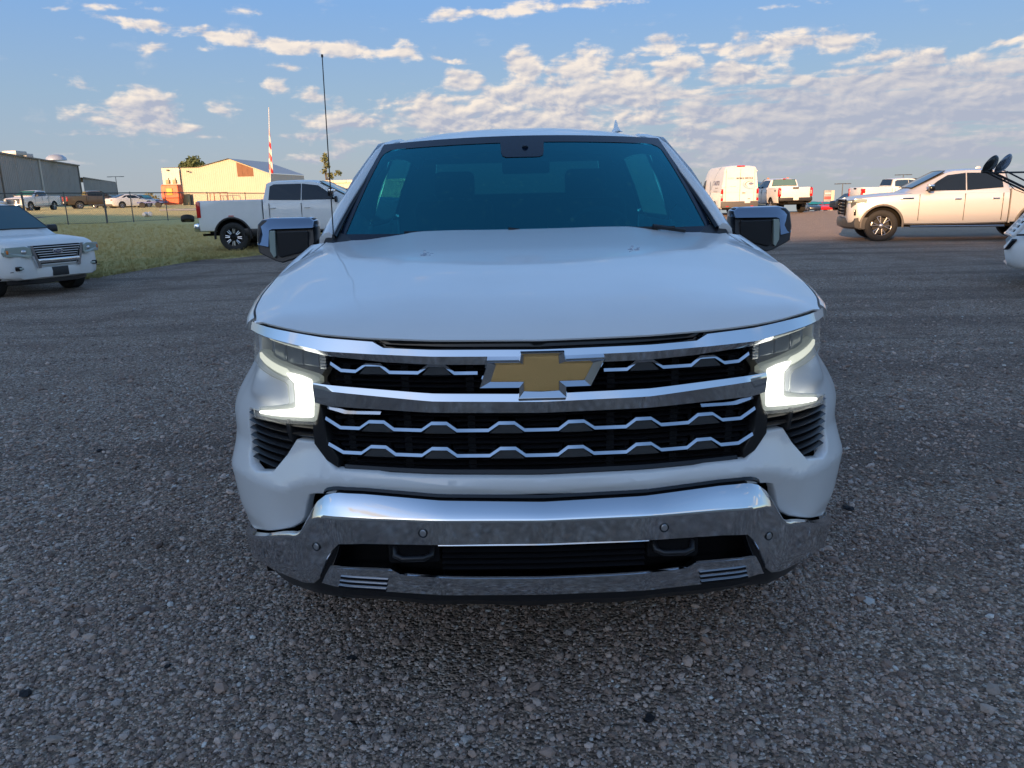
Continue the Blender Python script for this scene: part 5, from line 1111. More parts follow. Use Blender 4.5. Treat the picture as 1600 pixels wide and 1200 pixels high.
# ---- white pickup seen from behind
def truck_rear(t, L, hw, dz=0.0, cab=True, plate_=True):
    a = dz
    for sg in (-1, 1):
        tl = bx(t, 'taillight', REDL, (L-.02, sg*(hw-.09), 1.10+a), (.10, .17, .46), .012); bx(tl, 'reverse_lamp', CLEARL, (L+.028, sg*(hw-.11), 1.10+a), (.02, .07, .20), .006)
    rb = bx(t, 'rear_bumper', pbr('bumper_dark2', (.03, .03, .032), .45), (L+.07, 0, .70+a), (.18, hw*1.9, .20), .03)
    if plate_: bx(rb, 'licence_plate', PLATE, (L+.165, 0, .73+a), (.015, .31, .16), .004)
    bx(t, 'tow_hitch', UNDER, (L+.02, 0, .50+a), (.25, .9, .14), .02); bx(t, 'tailgate_handle', BLACKPL, (L+.035-.045+.04, 0, 1.33+a), (.04, .34, .09), .01)
    MB().lathe([(-.003, .12), (.004, .11)], 20, Matrix.Translation((L+.0, 0, 1.14+a)) @ Matrix.Rotation(R(90), 4, 'Z') @ Matrix.Scale(.45, 4, (0, 0, 1))).make('oval_badge', pbr('badge_blue2'), t)
sd_ = build_vehicle('pickup_truck', 'white heavy-duty pickup in sunlight seen from behind, right of the cargo van', 'pickup truck', (16.6, 45.6+5.9, terrain(16, 46)), R(-90), pickup_spec(WHITE2, dz=.10, r=.42, hw=1.0, rim='five', flare=None, wheels=[(1.0, .42, .28), (4.6, .42, .28)], mirror=(2.0, 1.60, .26, .26), rglass=pbr('rear_glass', (.10, .18, .16), .05, spec=.8)))
truck_rear(sd_, 5.88, 1.0, .10)
for y in (-.6, 0, .6): bx(sd_, 'roof_marker_lamp', AMBER if y else REDL, (2.75 if y else 3.9, y, 2.03 if y else 1.97), (.10, .14, .05), .015)
tm = text_mesh('4x4', .17, .002, .006); tm.transform(Matrix.Translation((5.35, -1.006, 1.30)) @ Matrix.Rotation(R(90), 4, 'X')); link('lettering', tm, INK, sd_)
# ---- blue-grey van facing the camera between the two
BLUEP = pbr('blue_grey_paint', (.10, .16, .22), .3, coat=.6)
bv = build_vehicle('delivery_van', 'blue-grey van facing the camera in the gap between the white cargo van and white pickup', 'van', (18.15, 57.0, terrain(18, 57)), R(-90+180), dict(paint=BLUEP, hw=1.0, rim='steel', rimmat=SILVER,
    low=[(0.0, .75, .45, .85, .0), (.05, .88, .36, .98, .01), (.2, .97, .34, 1.10, .02), (.9, 1.0, .33, 1.30, .02), (5.5, 1.0, .38, 1.36, 0)],
    cab=[(.75, .95, .90, 1.28, 1.32), (.95, .98, .90, 1.30, 1.50), (1.45, .99, .85, 1.32, 2.05), (1.8, .99, .82, 1.33, 2.22), (5.4, .99, .82, 1.33, 2.22), (5.5, .97, .84, 1.33, 2.1)], ws=((.88, 1.44, .80), (1.43, 2.04, .74)), wglass=TGLASS, side_glass=[[(1.4, 1.45), (1.7, 1.9), (2.35, 1.92), (2.35, 1.42)]], wheels=[(.95, .36, .24), (4.4, .36, .24)], uz=.45))
bv.rotation_euler = (0, 0, R(90)); bv.location = (18.15, 57, terrain(18, 57))
bv.rotation_euler = (0, 0, R(-90)+R(180)) if False else (0, 0, R(90))
truck_front(bv, SILVER, dz=-.12, bumper=GREYPL, w=.95)
# ---- white pickup behind the silver one, tail to the left
wp = build_vehicle('pickup_truck', 'white pickup standing behind the silver pickup, only its tail and dark cab showing', 'pickup truck', (28.3, 51.0, terrain(24, 51)), R(180), pickup_spec(WHITE2, dz=.02, r=.42, L=5.9, rim='five', sglass=pbr('blue_glass', (.03, .06, .10), .05, spec=.8)))
truck_rear(wp, 5.88, 1.0, 0)
for sg in (-1, 1): bx(wp, 'tail_marker', REDL, (5.80, sg*.99, 1.18), (.22, .06, .28), .01)

# ---- big white conventional truck cut off by the right edge, nose to the left
bigt = thing('box_truck', 'big white truck cut off by right edge, slotted grille, hood mirrors on long arms', 'truck', (7.72, 12.25, 0), R(-33))
def rake(p):   # the nose leans back with height
    x, y, z = p; k = max(0.0, 1-x/2.0); return (x+(max(0, z-.62)*.72+max(0, .55-z)*.5)*k+.20*(abs(y)/1.05)**3*k, y, z)
rg = []
for x, w, zb, zt, cr in ((-.02, .80, .34, 1.16, .0), (.03, .93, .30, 1.22, .02), (.15, 1.0, .29, 1.30, .05), (.45, 1.05, .50, 1.44, .08), (.9, 1.08, .55, 1.56, .08), (1.5, 1.12, .6, 1.72, .08), (1.9, 1.14, .6, 1.80, .05)): rg.append([rake(p) for p in ringpts(x, lower_section(w, zb, zt, cr, .20))])
cut = MB()
for sg in (-1, 1): cut.lathe([(-.4, .58), (.4, .58)], 28, Matrix.Translation((1.35, sg*1.10, .52)))
cm = cut.mesh(); cm.materials.append(UNDER); hm = MB().loft(rg, closed=True, caps=True).mesh(); hm.materials.append(WHITE); link('hood', boolean_cut(hm, cm), WHITE, bigt, 50)
rg = [ringpts(x, cab_section(wb, wt, zb, zt)) for x, wb, wt, zb, zt in ((1.75, 1.10, 1.05, 1.6, 1.78), (1.95, 1.12, 1.05, 1.5, 1.95), (2.35, 1.13, .98, .9, 2.62), (2.6, 1.13, .97, .8, 2.72), (3.6, 1.13, .98, .8, 2.75), (3.65, 1.12, .98, .8, 2.7))]
MB().loft(rg, closed=True, caps=True).make('cab', WHITE, bigt, 38)
MB().loft([[(1.93+.40*v, u*(1.0-.08*v), 1.93+.62*v) for u in np.linspace(-1, 1, 7)] for v in (0, .5, 1)]).make('windshield', DGLASS, bigt, 60)
for sg in (-1, 1): MB().loft([[(x, sg*(1.135+d), z) for x, z in ((2.3, 1.75), (2.5, 2.45), (3.2, 2.5), (3.2, 1.7))] for d in (-.06, -.0)], closed=True, caps=True).make('side_window', DGLASS, bigt)
bx(bigt, 'cargo_box', WHITE2, (6.2, 0, 2.0), (4.8, 2.4, 2.4), .02)
def nose(y, z, off=.02):
    p = rake((-.02, y, z)); return (p[0]-off, p[1], p[2])
MB().loft([[nose(y, z, .01) for y in np.linspace(-.80, .80, 17)] for z in (.80, .9, 1.0, 1.1, 1.17)]).make('grille_backing', MATTEBLK, bigt)
for k in range(6): MB().loft([[nose(y, .815+.062*k+d, o) for y in np.linspace(-.82, .82, 17)] for d, o in ((-.014, .0), (-.012, .03), (.012, .03), (.014, .0))]).make('grille_bar', WHITE, bigt)
for y in np.linspace(-.80, .80, 9): MB().loft([[nose(y+d, z, o) for z in np.linspace(.79, 1.18, 8)] for d, o in ((-.022, .0), (-.02, .035), (.02, .035), (.022, .0))]).make('grille_upright', WHITE, bigt)
MB().tube([nose(y, z, .015) for y, z in ((-.82, .78), (-.84, 1.19), (-.4, 1.20), (.4, 1.20), (.84, 1.19), (.82, .78), (0, .77), (-.82, .78))], .028, 8).make('grille_surround', WHITE, bigt, 60)
for sg in (-1, 1):
    MB().loft([[nose(sg*y, z, o) for y, z in ((.90, .58), (.90, .74), (.945, .72), (.94, .60))] for o in (.03, -.03)], closed=True, caps=True).make('bumper_vent', GLOSSBLK, bigt)
    MB().tube([(.22, sg*1.01, .80), (.55, sg*1.075, .815), (.80, sg*1.10, .80)], .014, 6).make('bumper_seam', GLOSSBLK, bigt)
    q = [(.42, .90), (.50, 1.05), (.95, 1.16), (1.02, 1.06), (.80, .92)]
    MB().loft([[(x, sg*(1.05+.03*x), z) for x, z in q], [(x, sg*(1.075+.02*x), z-.01) for x, z in q]], closed=True, caps=True).make('headlight', CLEARL, bigt, bevel=.02)
    wheel(bigt, 1.35, sg*.98, .50, .28, sg, 'steel', 8, SILVER); wheel(bigt, 6.6, sg*.98, .50, .28, sg, 'steel', 8, SILVER)
bx(bigt, 'chassis', UNDER, (4.5, 0, .6), (8, .9, .2), .02)
# hood mirrors on a bracket of tubes in front of the near wing
MI = (Matrix.Translation(bigt.location) @ Matrix.Rotation(R(-33), 4, 'Z')).inverted()
def SV(px, py, D): x, z = survey(px, D, py); return MI @ Vector((x, D, z))
for p0, p1, r in (((1545, 270, 11.2), (1660, 268, 11.5), .013), ((1545, 271, 11.2), (1660, 327, 11.4), .013), ((1553, 270, 11.25), (1660, 322, 11.6), .018), ((1573, 268, 11.3), (1660, 312, 11.7), .012)):
    a_, b_ = SV(*p0), SV(*p1); MB().tube([a_, (a_+b_)/2, b_], r, 6).make('mirror_arm', BLACKPL, bigt, 60)
MB().tube([SV(1534, 268, 11.2), SV(1541, 268, 11.2), SV(1547, 271, 11.2), SV(1549, 266, 11.2)], .024, 8).make('mirror_bracket', BLACKPL, bigt, 60)
MB().tube([SV(1565, 276, 11.3), SV(1585, 296, 11.3), SV(1606, 304, 11.3)], .005, 5).make('mirror_cable', BLACKPL, bigt, 60)
def disc(name, mat, px, py, D, r, sq, ang, n_):
    c = SV(px, py, D); prof_ = [(-.055, .01), (-.05, r*.5), (-.02, r*.9), (.0, r), (.012, r*1.02), (.014, r*.9)]
    mb = MB(); mb.lathe(prof_, 24, Matrix.Translation(c) @ MI.to_3x3().to_4x4() @ Matrix.Rotation(R(ang), 4, 'Y') @ Matrix.Rotation(R(n_), 4, 'Z') @ Matrix.Scale(sq, 4, (1, 0, 0))); return mb.make(name, mat, bigt, 50)
disc('hood_mirror', pbr('mirror_black', (.03, .035, .04), .15, metal=.3), 1548, 257, 11.2, .135, 1.0, 48, 42); disc('hood_mirror', pbr('mirror_back', (.16, .20, .26), .25, metal=.6), 1568, 256, 11.3, .15, 1.0, 46, 48)

# ---- vehicles beyond the chain-link fence
def place(name, label, cat, px, py_w, spec, rz, grp=None):
    return build_vehicle(name, label, cat, (px, py_w, terrain(px, py_w)), rz, spec, grp)
def sedan_spec(paint, **k):
    sp = dict(paint=paint, hw=.92, rim='five', low=[(0, .7, .35, .62, .0), (.06, .82, .25, .74, .01), (.25, .89, .22, .80, .02), (1.2, .92, .20, .93, .03), (1.6, .92, .20, .96, .0), (3.9, .92, .20, 1.0, 0), (4.7, .88, .25, 1.02, .02), (4.85, .80, .35, .92, 0)],
        cab=[(1.35, .84, .80, .93, .95), (1.55, .86, .76, .94, 1.06), (2.15, .87, .66, .96, 1.38), (2.6, .87, .63, .98, 1.45), (3.2, .87, .64, .99, 1.43), (3.9, .86, .68, 1.0, 1.22), (4.35, .82, .74, 1.0, 1.04)],
        side_glass=[[(1.85, 1.02), (2.25, 1.30), (2.75, 1.35), (2.75, 1.02)], [(2.82, 1.02), (2.82, 1.35), (3.3, 1.32), (3.75, 1.10)]], ws=((1.5, 1.06, .70), (2.13, 1.40, .60)), rw=((4.30, 1.085, .66), (3.35, 1.42, .56)), wheels=[(.9, .33, .22), (3.85, .33, .22)], handles=[(2.6, .86), (3.4, .86)], mirror=(1.9, 1.02, .16, .12), uz=.3, seams=[2.78], seamz=(.3, .94))
    sp.update(k); return sp
OLIVE = pbr('brown_paint', (.10, .075, .05), .3, metal=.4, coat=.6); NAVY = pbr('dark_blue_paint', (.012, .02, .04), .25, coat=.6); REDP = pbr('red_paint', (.55, .015, .02), .3, coat=.5)
def at(px, D):   # a place on the ground seen in picture column px of 1600 at distance D
    return survey(px, D)[0]
sedan = place('sedan', 'white sedan beyond the fence, tail turned to the camera', 'car', at(164, 80)+1.9, 86.0, sedan_spec(WHITE2), R(180+48)); sedan.rotation_euler.z = R(180+55)
def tails(t, L, y, z, w=.3, h=.13, x=None):
    for sg in (-1, 1): bx(t, 'taillight', REDL, (L, sg*y, z), (.12, w, h), .02)
tails(sedan, 4.79, .66, .86); bx(sedan, 'rear_bumper', GREYPL, (4.82, 0, .38), (.1, 1.5, .2), .03)
fp = place('pickup_truck', 'white pickup beyond the fence facing the camera, left of the brown pickup', 'pickup truck', at(28, 75), 74.0, pickup_spec(WHITE2, dz=.03, rim='five', wglass=GREENGLASS), 0); fp.rotation_euler.z = R(88); truck_front(fp, CHROME)
bp = place('pickup_truck', 'dark brown pickup beyond the fence, tail and red lamps toward the camera', 'pickup truck', at(118, 84)+2.5, 89, pickup_spec(OLIVE, rim='five', wheels=[(1.0, .4, .28), (4.7, .4, .28)], rglass=pbr('sun_glass', (.20, .19, .09), .08, spec=.8)), 0); bp.rotation_euler.z = R(180+42); truck_rear(bp, 5.88, 1.0, 0)
wv = place('suv', 'white SUV beyond the fence at the left edge', 'suv', at(-14, 72), 73, dict(paint=WHITE2, hw=.95, rim='five', low=[(0, .75, .45, .9, 0), (.1, .9, .35, 1.0, .01), (.9, .95, .33, 1.1, .02), (4.7, .95, .36, 1.1, 0), (4.8, .85, .5, 1.0, 0)], cab=[(1.0, .88, .85, 1.08, 1.12), (1.8, .92, .74, 1.1, 1.75), (2.2, .92, .72, 1.1, 1.85), (4.5, .92, .72, 1.1, 1.85), (4.75, .9, .78, 1.1, 1.4)], side_glass=[[(1.7, 1.18), (2.1, 1.65), (4.3, 1.68), (4.5, 1.2)]], ws=((1.15, 1.25, .75), (1.8, 1.77, .64)), wheels=[(.9, .36, .24), (3.7, .36, .24)], uz=.4), R(180)); wv.rotation_euler.z = R(180)
# dark cars in the middle distance
for k, (px, D, rz, lb) in enumerate(((200, 92, 170, 'dark blue sedan beyond the fence, right beside the white sedan'), (224, 88, 150, 'dark blue sedan beyond the fence behind the second fence post'), (246, 96, 160, 'dark sedan beyond the fence nearest the orange tank'))):
    o = place('sedan', lb, 'car', at(px, D), D, sedan_spec(NAVY), 0, 'dark cars beyond the fence'); o.rotation_euler.z = R(rz); tails(o, 4.8, .62, .84)
# distant cars on the right, half hidden by the brow of the yard
for k, (px, D, rz, lb, pt) in enumerate(((1266, 118, 80, 'dark blue hatchback at the brow of the yard, left of the red cars', NAVY), (1281, 122, 100, 'red car at the brow of the yard, left one of the two red cars', REDP), (1293, 124, 95, 'red car at the brow of the yard, right one of the two red cars', REDP))):
    x = survey(px, D, 320)[0]; o = build_vehicle('sedan', lb, 'car', (x+.8, D, terrain(x, D)), R(rz), sedan_spec(pt), 'cars at the brow of the yard'); tails(o, 4.8, .62, .84)
for k, (px, D, rz, lb) in enumerate(((1316, 66, 20, 'dark blue SUV behind the nose of the silver pickup, right one of the pair'), (1306, 78, 25, 'dark blue SUV behind the nose of the silver pickup, left one of the pair'))):
    x = survey(px, D, 320)[0]
    o = build_vehicle('suv', lb, 'suv', (x, D, terrain(x, D)), R(rz), dict(paint=NAVY, hw=.95, rim='five', low=[(0, .75, .45, .9, 0), (.1, .9, .35, 1.0, .01), (.9, .95, .33, 1.1, .02), (4.7, .95, .36, 1.1, 0), (4.8, .85, .5, 1.0, 0)], cab=[(1.0, .88, .85, 1.08, 1.12), (1.8, .92, .74, 1.1, 1.65), (2.2, .92, .72, 1.1, 1.75), (4.5, .92, .72, 1.1, 1.75), (4.75, .9, .78, 1.1, 1.3)], side_glass=[[(1.7, 1.18), (2.1, 1.58), (4.3, 1.6), (4.5, 1.2)]], ws=((1.15, 1.25, .75), (1.8, 1.67, .64)), wglass=pbr('blue_glass', (.03, .06, .10), .05, spec=.8), wheels=[(.9, .36, .24), (3.7, .36, .24)], mirror=(1.6, 1.2, .2, .15), uz=.4), 'dark SUVs at the brow of the yard')

# ------------------------------------------------------------------ chain-link fence
GALV = pbr('galvanised_steel', (.10, .105, .11), .5, metal=.5)
fence = thing('chain_link_fence', 'chain-link fence with dark steel posts running along the far side of the grass', 'fence', (0, 0, 0))
FP = [(-55, 36.5), (-38.5, 38), (-31.0, 40.5), (-26.4, 43.2), (-24.9, 44.6), (-23.4, 46.0), (-22.9, 48.2), (-22.0, 51), (-20.8, 55), (-19.5, 59), (-17.8, 64)]
top = []
for i, (x, y) in enumerate(FP):
    z = terrain(x, y); r = .055 if i in (3, 5) else .03
    MB().tube([(x, y, z-.1), (x, y, z+1.85)], r, 8).make('post', GALV, fence, 60); top.append((x, y, z+1.78))
MB().tube(top, .034, 6).make('top_rail', GALV, fence, 60)
MB().tube([(x, y, z-1.68) for x, y, z in top], .012, 5).make('bottom_wire', GALV, fence, 60)
mesh_ = MB()
for i in range(len(FP)-1):
    a, b = Vector(top[i]), Vector(top[i+1]); n = int((b-a).length/.11)
    for k in range(-16, n+1):
        for s_ in (1, -1):
            t0, t1 = (k, k+16) if s_ > 0 else (k+16, k); z0, z1 = 1.72, 0.05
            # clip to the span
            pa = [t0, z0]; pb = [t1, z1]
            def clip(p, q, lim):
                f = (lim-p[0])/(q[0]-p[0]); return [lim, p[1]+(q[1]-p[1])*f]
            if max(t0, t1) <= 0 or min(t0, t1) >= n: continue
            P0, P1 = pa[:], pb[:]
            for lim in (0, n):
                if (P0[0]-lim)*(P1[0]-lim) < 0:
                    c = clip(P0, P1, lim)
                    if (lim == 0) == (P0[0] < lim): P0 = c
                    else: P1 = c
            q0 = a+(b-a)*(P0[0]/n); q1 = a+(b-a)*(P1[0]/n); q0.z += P0[1]-1.76; q1.z += P1[1]-1.76
            d = Vector((0, 0, .0035)); mesh_.add([q0-d, q1-d, q1+d, q0+d], [(0, 1, 2, 3)])
tag(mesh_.make('wire_mesh', GALV, fence), kind='stuff')

# ------------------------------------------------------------------ buildings
def corrugated(name, a, b, z0, z1, mat, parent, pitch=.3, depth=.04, n=None, zt_fn=None):
    """ribbed sheet wall from a to b"""
    a = Vector((*a, 0)); b = Vector((*b, 0)); L = (b-a).length; d = (b-a)/L; nr = Vector((d.y, -d.x, 0)); k = max(1, int(L/pitch)); rows = []
    for i in range(k):
        for f, o in ((0, 0), (.55, 0), (.68, depth), (.87, depth)):
            p = a+d*((i+f)*L/k)+nr*o; t = (i+f)*1.0/k; zt = z1 if zt_fn is None else zt_fn((i+f)*L/k); rows.append([(p.x, p.y, z0), (p.x, p.y, zt)])
    p = b; zt = z1 if zt_fn is None else zt_fn(L); rows.append([(p.x, p.y, z0), (p.x, p.y, zt)]); return MB().loft(rows).make(name, mat, parent)
GREYM = pbr('grey_cladding', (.29, .275, .265), .6, dirt=.35, dscale=.35); TAN = pbr('tan_cladding', (.52, .47, .38), .65, dirt=.18, dscale=.5); CREAM = pbr('cream_cladding', (.64, .60, .52), .6, dirt=.15, dscale=.5)
WOOD = pbr('plywood', (.22, .105, .06), .8, dirt=.6, dscale=1.2); ROOFM = pbr('roof_metal', (.45, .45, .44), .5, metal=.3)
gb = thing('warehouse', 'long grey metal warehouse with a lower annex, beyond the fence at far left', 'warehouse', (0, 0, 0))
P0, P1, P2 = (survey(-60, 112)[0], 112), (survey(128, 180)[0], 180), (survey(180, 232)[0], 232)
for k in range(8):
    a = (P0[0]+(P1[0]-P0[0])*k/8, P0[1]+(P1[1]-P0[1])*k/8); b = (P0[0]+(P1[0]-P0[0])*(k+1)/8-.03*0, P0[1]+(P1[1]-P0[1])*(k+1)/8-.12); o = corrugated('wall_panel', a, b, -.5, 9.55, GREYM, gb, pitch=.9, depth=.07)
for k in range(5):
    a = (P1[0]+.3+(P2[0]-P1[0])*k/5, P1[1]+.6+(P2[1]-P1[1])*k/5); b = (P1[0]+.3+(P2[0]-P1[0])*(k+1)/5, P1[1]+.6+(P2[1]-P1[1])*(k+1)/5-.12); corrugated('annex_panel', a, b, -.5, 6.95, GREYM, gb, pitch=.9, depth=.07)
corrugated('end_wall', P1, (-150, 178), -.5, 9.55, GREYM, gb, pitch=1.2)
MB().add([(P0[0]+.4, P0[1], 9.6), (P1[0]+.4, P1[1]+.4, 9.6), (-150, 180, 10.6), (-145, 112, 10.6)], [(0, 1, 2, 3)]).make('roof', ROOFM, gb)
MB().add([(P1[0]+.5, P1[1], 7.0), (P2[0]+.5, P2[1]+.3, 7.0), (-150, 232, 7.6), (-150, 180, 7.6)], [(0, 1, 2, 3)]).make('annex_roof', ROOFM, gb)
for (a, b, z) in ((P0, P1, 9.6), ((P1[0]+.3, P1[1]+.5), P2, 7.0)): MB().tube([(a[0]+.3, a[1], z), (b[0]+.3, b[1], z)], .16, 4).make('gutter', pbr('gutter', (.16, .15, .14), .5), gb)
for D in (129, 150.5, 179.3): 
    f = (D-112)/68; x = P0[0]+(P1[0]-P0[0])*f+.15
    MB().tube([(x, D, 0), (x, D, 9.5)], .14 if D != 150.5 else .22, 6).make('downspout', pbr('pale_metal', (.5, .48, .45), .4) if D == 150.5 else pbr('gutter'), gb)
for D, w in ((119.5, 1.2), (124.5, 1.6)):
    f = (D-112)/68; x = P0[0]+(P1[0]-P0[0])*f+.14; bx(gb, 'wall_opening', pbr('dark_grey', (.12, .115, .11), .7), (P0[0]+(P1[0]-P0[0])*f+.14, D, 5.2), (.14, w, 5.2), .02, rz=R(-7)*0)
for (x, y, s_) in ((survey(10, 121)[0]-3, 121, 1.0), (survey(60, 140)[0]-2, 140, 1.2), (survey(75, 148)[0]-2, 148, .8)): bx(gb, 'roof_vent', ROOFM, (x-1, y, 10.1), (s_*2, s_*2.6, .7), .05)
MB().lathe([(0, 1.9), (.5, 1.8), (1.0, 1.2), (1.2, 0)], 20, Matrix.Translation((survey(104, 160)[0]-1, 160, 9.8)) @ Matrix.Rotation(R(90), 4, 'X')).make('roof_dome', pbr('dome', (.45, .50, .56), .3, metal=.4), gb, 60)
# tan gabled shed
tb = thing('metal_shed', 'sunlit tan metal shed with a low gable and a plywood patch high on its front', 'shed', (0, 0, 0))
D0 = 124.0
def sx(px): return survey(px, D0, 290)[0]
def sz(px, py): return survey(px, D0, py)[1]
X0, X1, XA, XE, XF = sx(257), sx(423), sx(362), sx(312), sx(284)
ZE, ZA, ZR = sz(290, 262), sz(362, 248), sz(423, 271)
def top_fn(x):
    return float(np.interp(x, [X0, XE, XA, X1], [ZE, ZE, ZA, ZR]))
corrugated('front_wall', (XF+.02, D0), (X1, D0), -.4, 8, TAN, tb, pitch=.32, depth=.02, zt_fn=lambda s: top_fn(XF+s)-.0)
corrugated('left_bay_wall', (X0, D0-.35), (XF, D0-.35), -.4, ZE, CREAM, tb, pitch=.5, depth=.015)
bx(tb, 'bay_return', CREAM, (X0+.06, D0+4, ZE/2-.2), (.12, 8.6, ZE), .01)
corrugated('side_wall', (X1, D0), (X1+1.2, D0+16), -.4, ZR-.05, pbr('shade_cladding', (.45, .44, .42), .6, dirt=.2), tb, pitch=.6)
MB().loft([[(x, y, top_fn(x)+.06) for x in (X0-.1, XE, XA, X1+.2)] for y in (D0-.45, D0+.2)]+[[(x+1.2, D0+16, top_fn(x)+.06) for x in (X0-.1, XE, XA, X1+.2)]]).make('roof', ROOFM, tb)
PXA, PXB = sx(373), sx(398)
for k in range(3):
    a = PXA+(PXB-PXA)*k/3; b = PXA+(PXB-PXA)*(k+1)/3-.02; MB().loft([[(a, D0-.06, sz(373, 276)), (b, D0-.06, sz(373, 276)), (b, D0-.06, top_fn(b)-.12), (a, D0-.06, top_fn(a)-.12)], [(a, D0+.05, sz(373, 276)), (b, D0+.05, sz(373, 276)), (b, D0+.05, top_fn(b)-.12), (a, D0+.05, top_fn(a)-.12)]], closed=True, caps=True).make('plywood_sheet', WOOD, tb)
for px, py in ((267, 266), (298, 268)): bx(tb, 'wall_lamp', BLACKPL, (sx(px), D0-.5, sz(px, py)), (.35, .3, .2), .04)
bx(tb, 'wall_flashing', pbr('flash', (.55, .45, .33), .6), ((XF+X1)/2, D0-.05, sz(340, 313)), (X1-XF, .08, .12), .01)
# low pale building behind the heavy-duty pickup
lb = thing('low_building', 'low pale flat-roofed building behind the white heavy-duty pickup', 'building', (0, 0, 0))
corrugated('wall', (survey(462, 150)[0], 150), (survey(640, 150)[0], 150), -.4, 4.4, CREAM, lb, pitch=.8)
for k in range(9): bx(lb, 'roof_edge_panel', pbr('edge_cream', (.75, .68, .52), .6), (survey(462, 150)[0]+1.2+2.45*k, 149.8, 4.25), (2.40, .3, .5), .03)
MB().box((survey(551, 150)[0], 156, 4.3), (22, 12, .2)).make('roof', ROOFM, lb)
for k in range(5): bx(lb, 'rooftop_unit', pbr('unit_grey', (.2, .17, .12), .7), (survey(520, 150)[0]+1.7*k, 150.6, 4.2-.35), (1.1, .4, .22), .03)

# ------------------------------------------------------------------ poles, sign, flag
def light_pole(px, D, ztop, lb, arms=1.6, grp=None, z0=None):
    x = survey(px, D, 280)[0]; t = thing('light_pole', lb, 'light pole', (x, D, 0), 0, grp); zb = terrain(x, D)
    MB().tube([(0, 0, zb-.2), (0, 0, ztop)], .11, 8, .07).make('pole', GALV, t, 60); MB().tube([(-arms, 0, ztop), (arms, 0, ztop)], .06, 6).make('crossarm', GALV, t)
    for sg in (-1, 1): bx(t, 'lamp_head', GALV, (sg*arms, 0, ztop-.02), (.9, .5, .14), .04)
    return t
light_pole(181, 190, survey(181, 190, 276)[1], 'light pole with two lamp heads at the end of the grey warehouse', 1.5)
light_pole(1317.5, 140, survey(1317, 140, 287)[1], 'light pole beside the grey and red pylon sign', .95)
light_pole(1411, 150, survey(1411, 150, 273)[1], 'light pole rising above the cab roof of the silver pickup', 1.1)
# utility post at the annex
up = thing('utility_pole', 'thin dark post standing above the annex roof of the grey warehouse', 'utility pole', (survey(140, 190)[0]-3, 190, 0)); MB().tube([(0, 0, 0), (0, 0, 10.2)], .12, 6).make('pole', BLACKPL, up); MB().tube([(-.5, 0, 9.6), (.5, 0, 9.6)], .05, 4).make('crossarm', BLACKPL, up)
sg_ = thing('pylon_sign', 'grey pylon sign with red band and cream side beyond the brow of the yard', 'sign', (survey(1296, 150)[0], 150, 0))
zt = survey(1296, 150, 297)[1]; bx(sg_, 'sign_face', pbr('sign_grey', (.30, .31, .30), .5), (-.35, 0, zt-2.6), (1.35, .35, 5.2), .02)
bx(sg_, 'red_band', pbr('sign_red', (.50, .10, .09), .5), (-.35, -.19, zt-1.42), (1.30, .05, .50), .01); bx(sg_, 'white_line', PLATE, (-.35, -.19, zt-.58), (1.1, .05, .22), .01)
bx(sg_, 'side_panel', pbr('sign_cream', (.62, .55, .42), .5), (.65, .05, zt-2.65), (.62, .3, 5.2), .02)
fl = thing('flagpole', 'white flagpole with a red and white striped flag hanging limp, right of the tan shed', 'flagpole', (survey(424, 112)[0], 112, 0))
ztop = survey(420, 112, 170)[1]; MB().tube([(survey(424, 112, 330)[0]-survey(424, 112)[0], 0, 0), (survey(420, 112, 170)[0]-survey(424, 112)[0], 0, ztop)], .07, 8, .04).make('pole', pbr('pole_white', (.75, .72, .66), .4), fl, 60); MB().lathe([(-.1, 0), (0, .1), (.1, 0)], 10, Matrix.Translation((survey(420, 112, 170)[0]-survey(424, 112)[0], 0, ztop+.1)) @ Matrix.Rotation(R(90), 4, 'X')).make('finial', pbr('pole_white'), fl, 60)
zf0, zf1 = survey(422, 112, 271)[1], survey(422, 112, 200)[1]
def flag_mat(t):
    oc = t.node('ShaderNodeTexCoord').outputs['Object']; s = t.node('ShaderNodeSeparateXYZ', {0: oc})
    v = t.math('ADD', t.math('MULTIPLY', s.outputs[0], 1.1), t.math('MULTIPLY', s.outputs[2], .55)); st = t.math('GREATER_THAN', t.math('FRACT', v), .5)
    col = t.mix(st, (.50, .03, .04), (.75, .70, .65)); b = t.node('ShaderNodeBsdfPrincipled', {'Base Color': col, 'Roughness': .8}); return b.outputs[0]
FLAGM = shader_mat('flag_cloth', flag_mat); rows = []
for k in range(30):
    f = k/29; z = zf1+(zf0-zf1)*f; w = .12+.62*f; rows.append([(-.06+(survey(420.6, 112, 200)[0]-survey(424, 112)[0])*(1-f)+w*u*.8, .10*math.sin(u*7+f*6)*(.3+f), z-.35*u*(1-f)) for u in np.linspace(0, 1, 9)])
MB().loft(rows).make('flag', FLAGM, fl, 60)

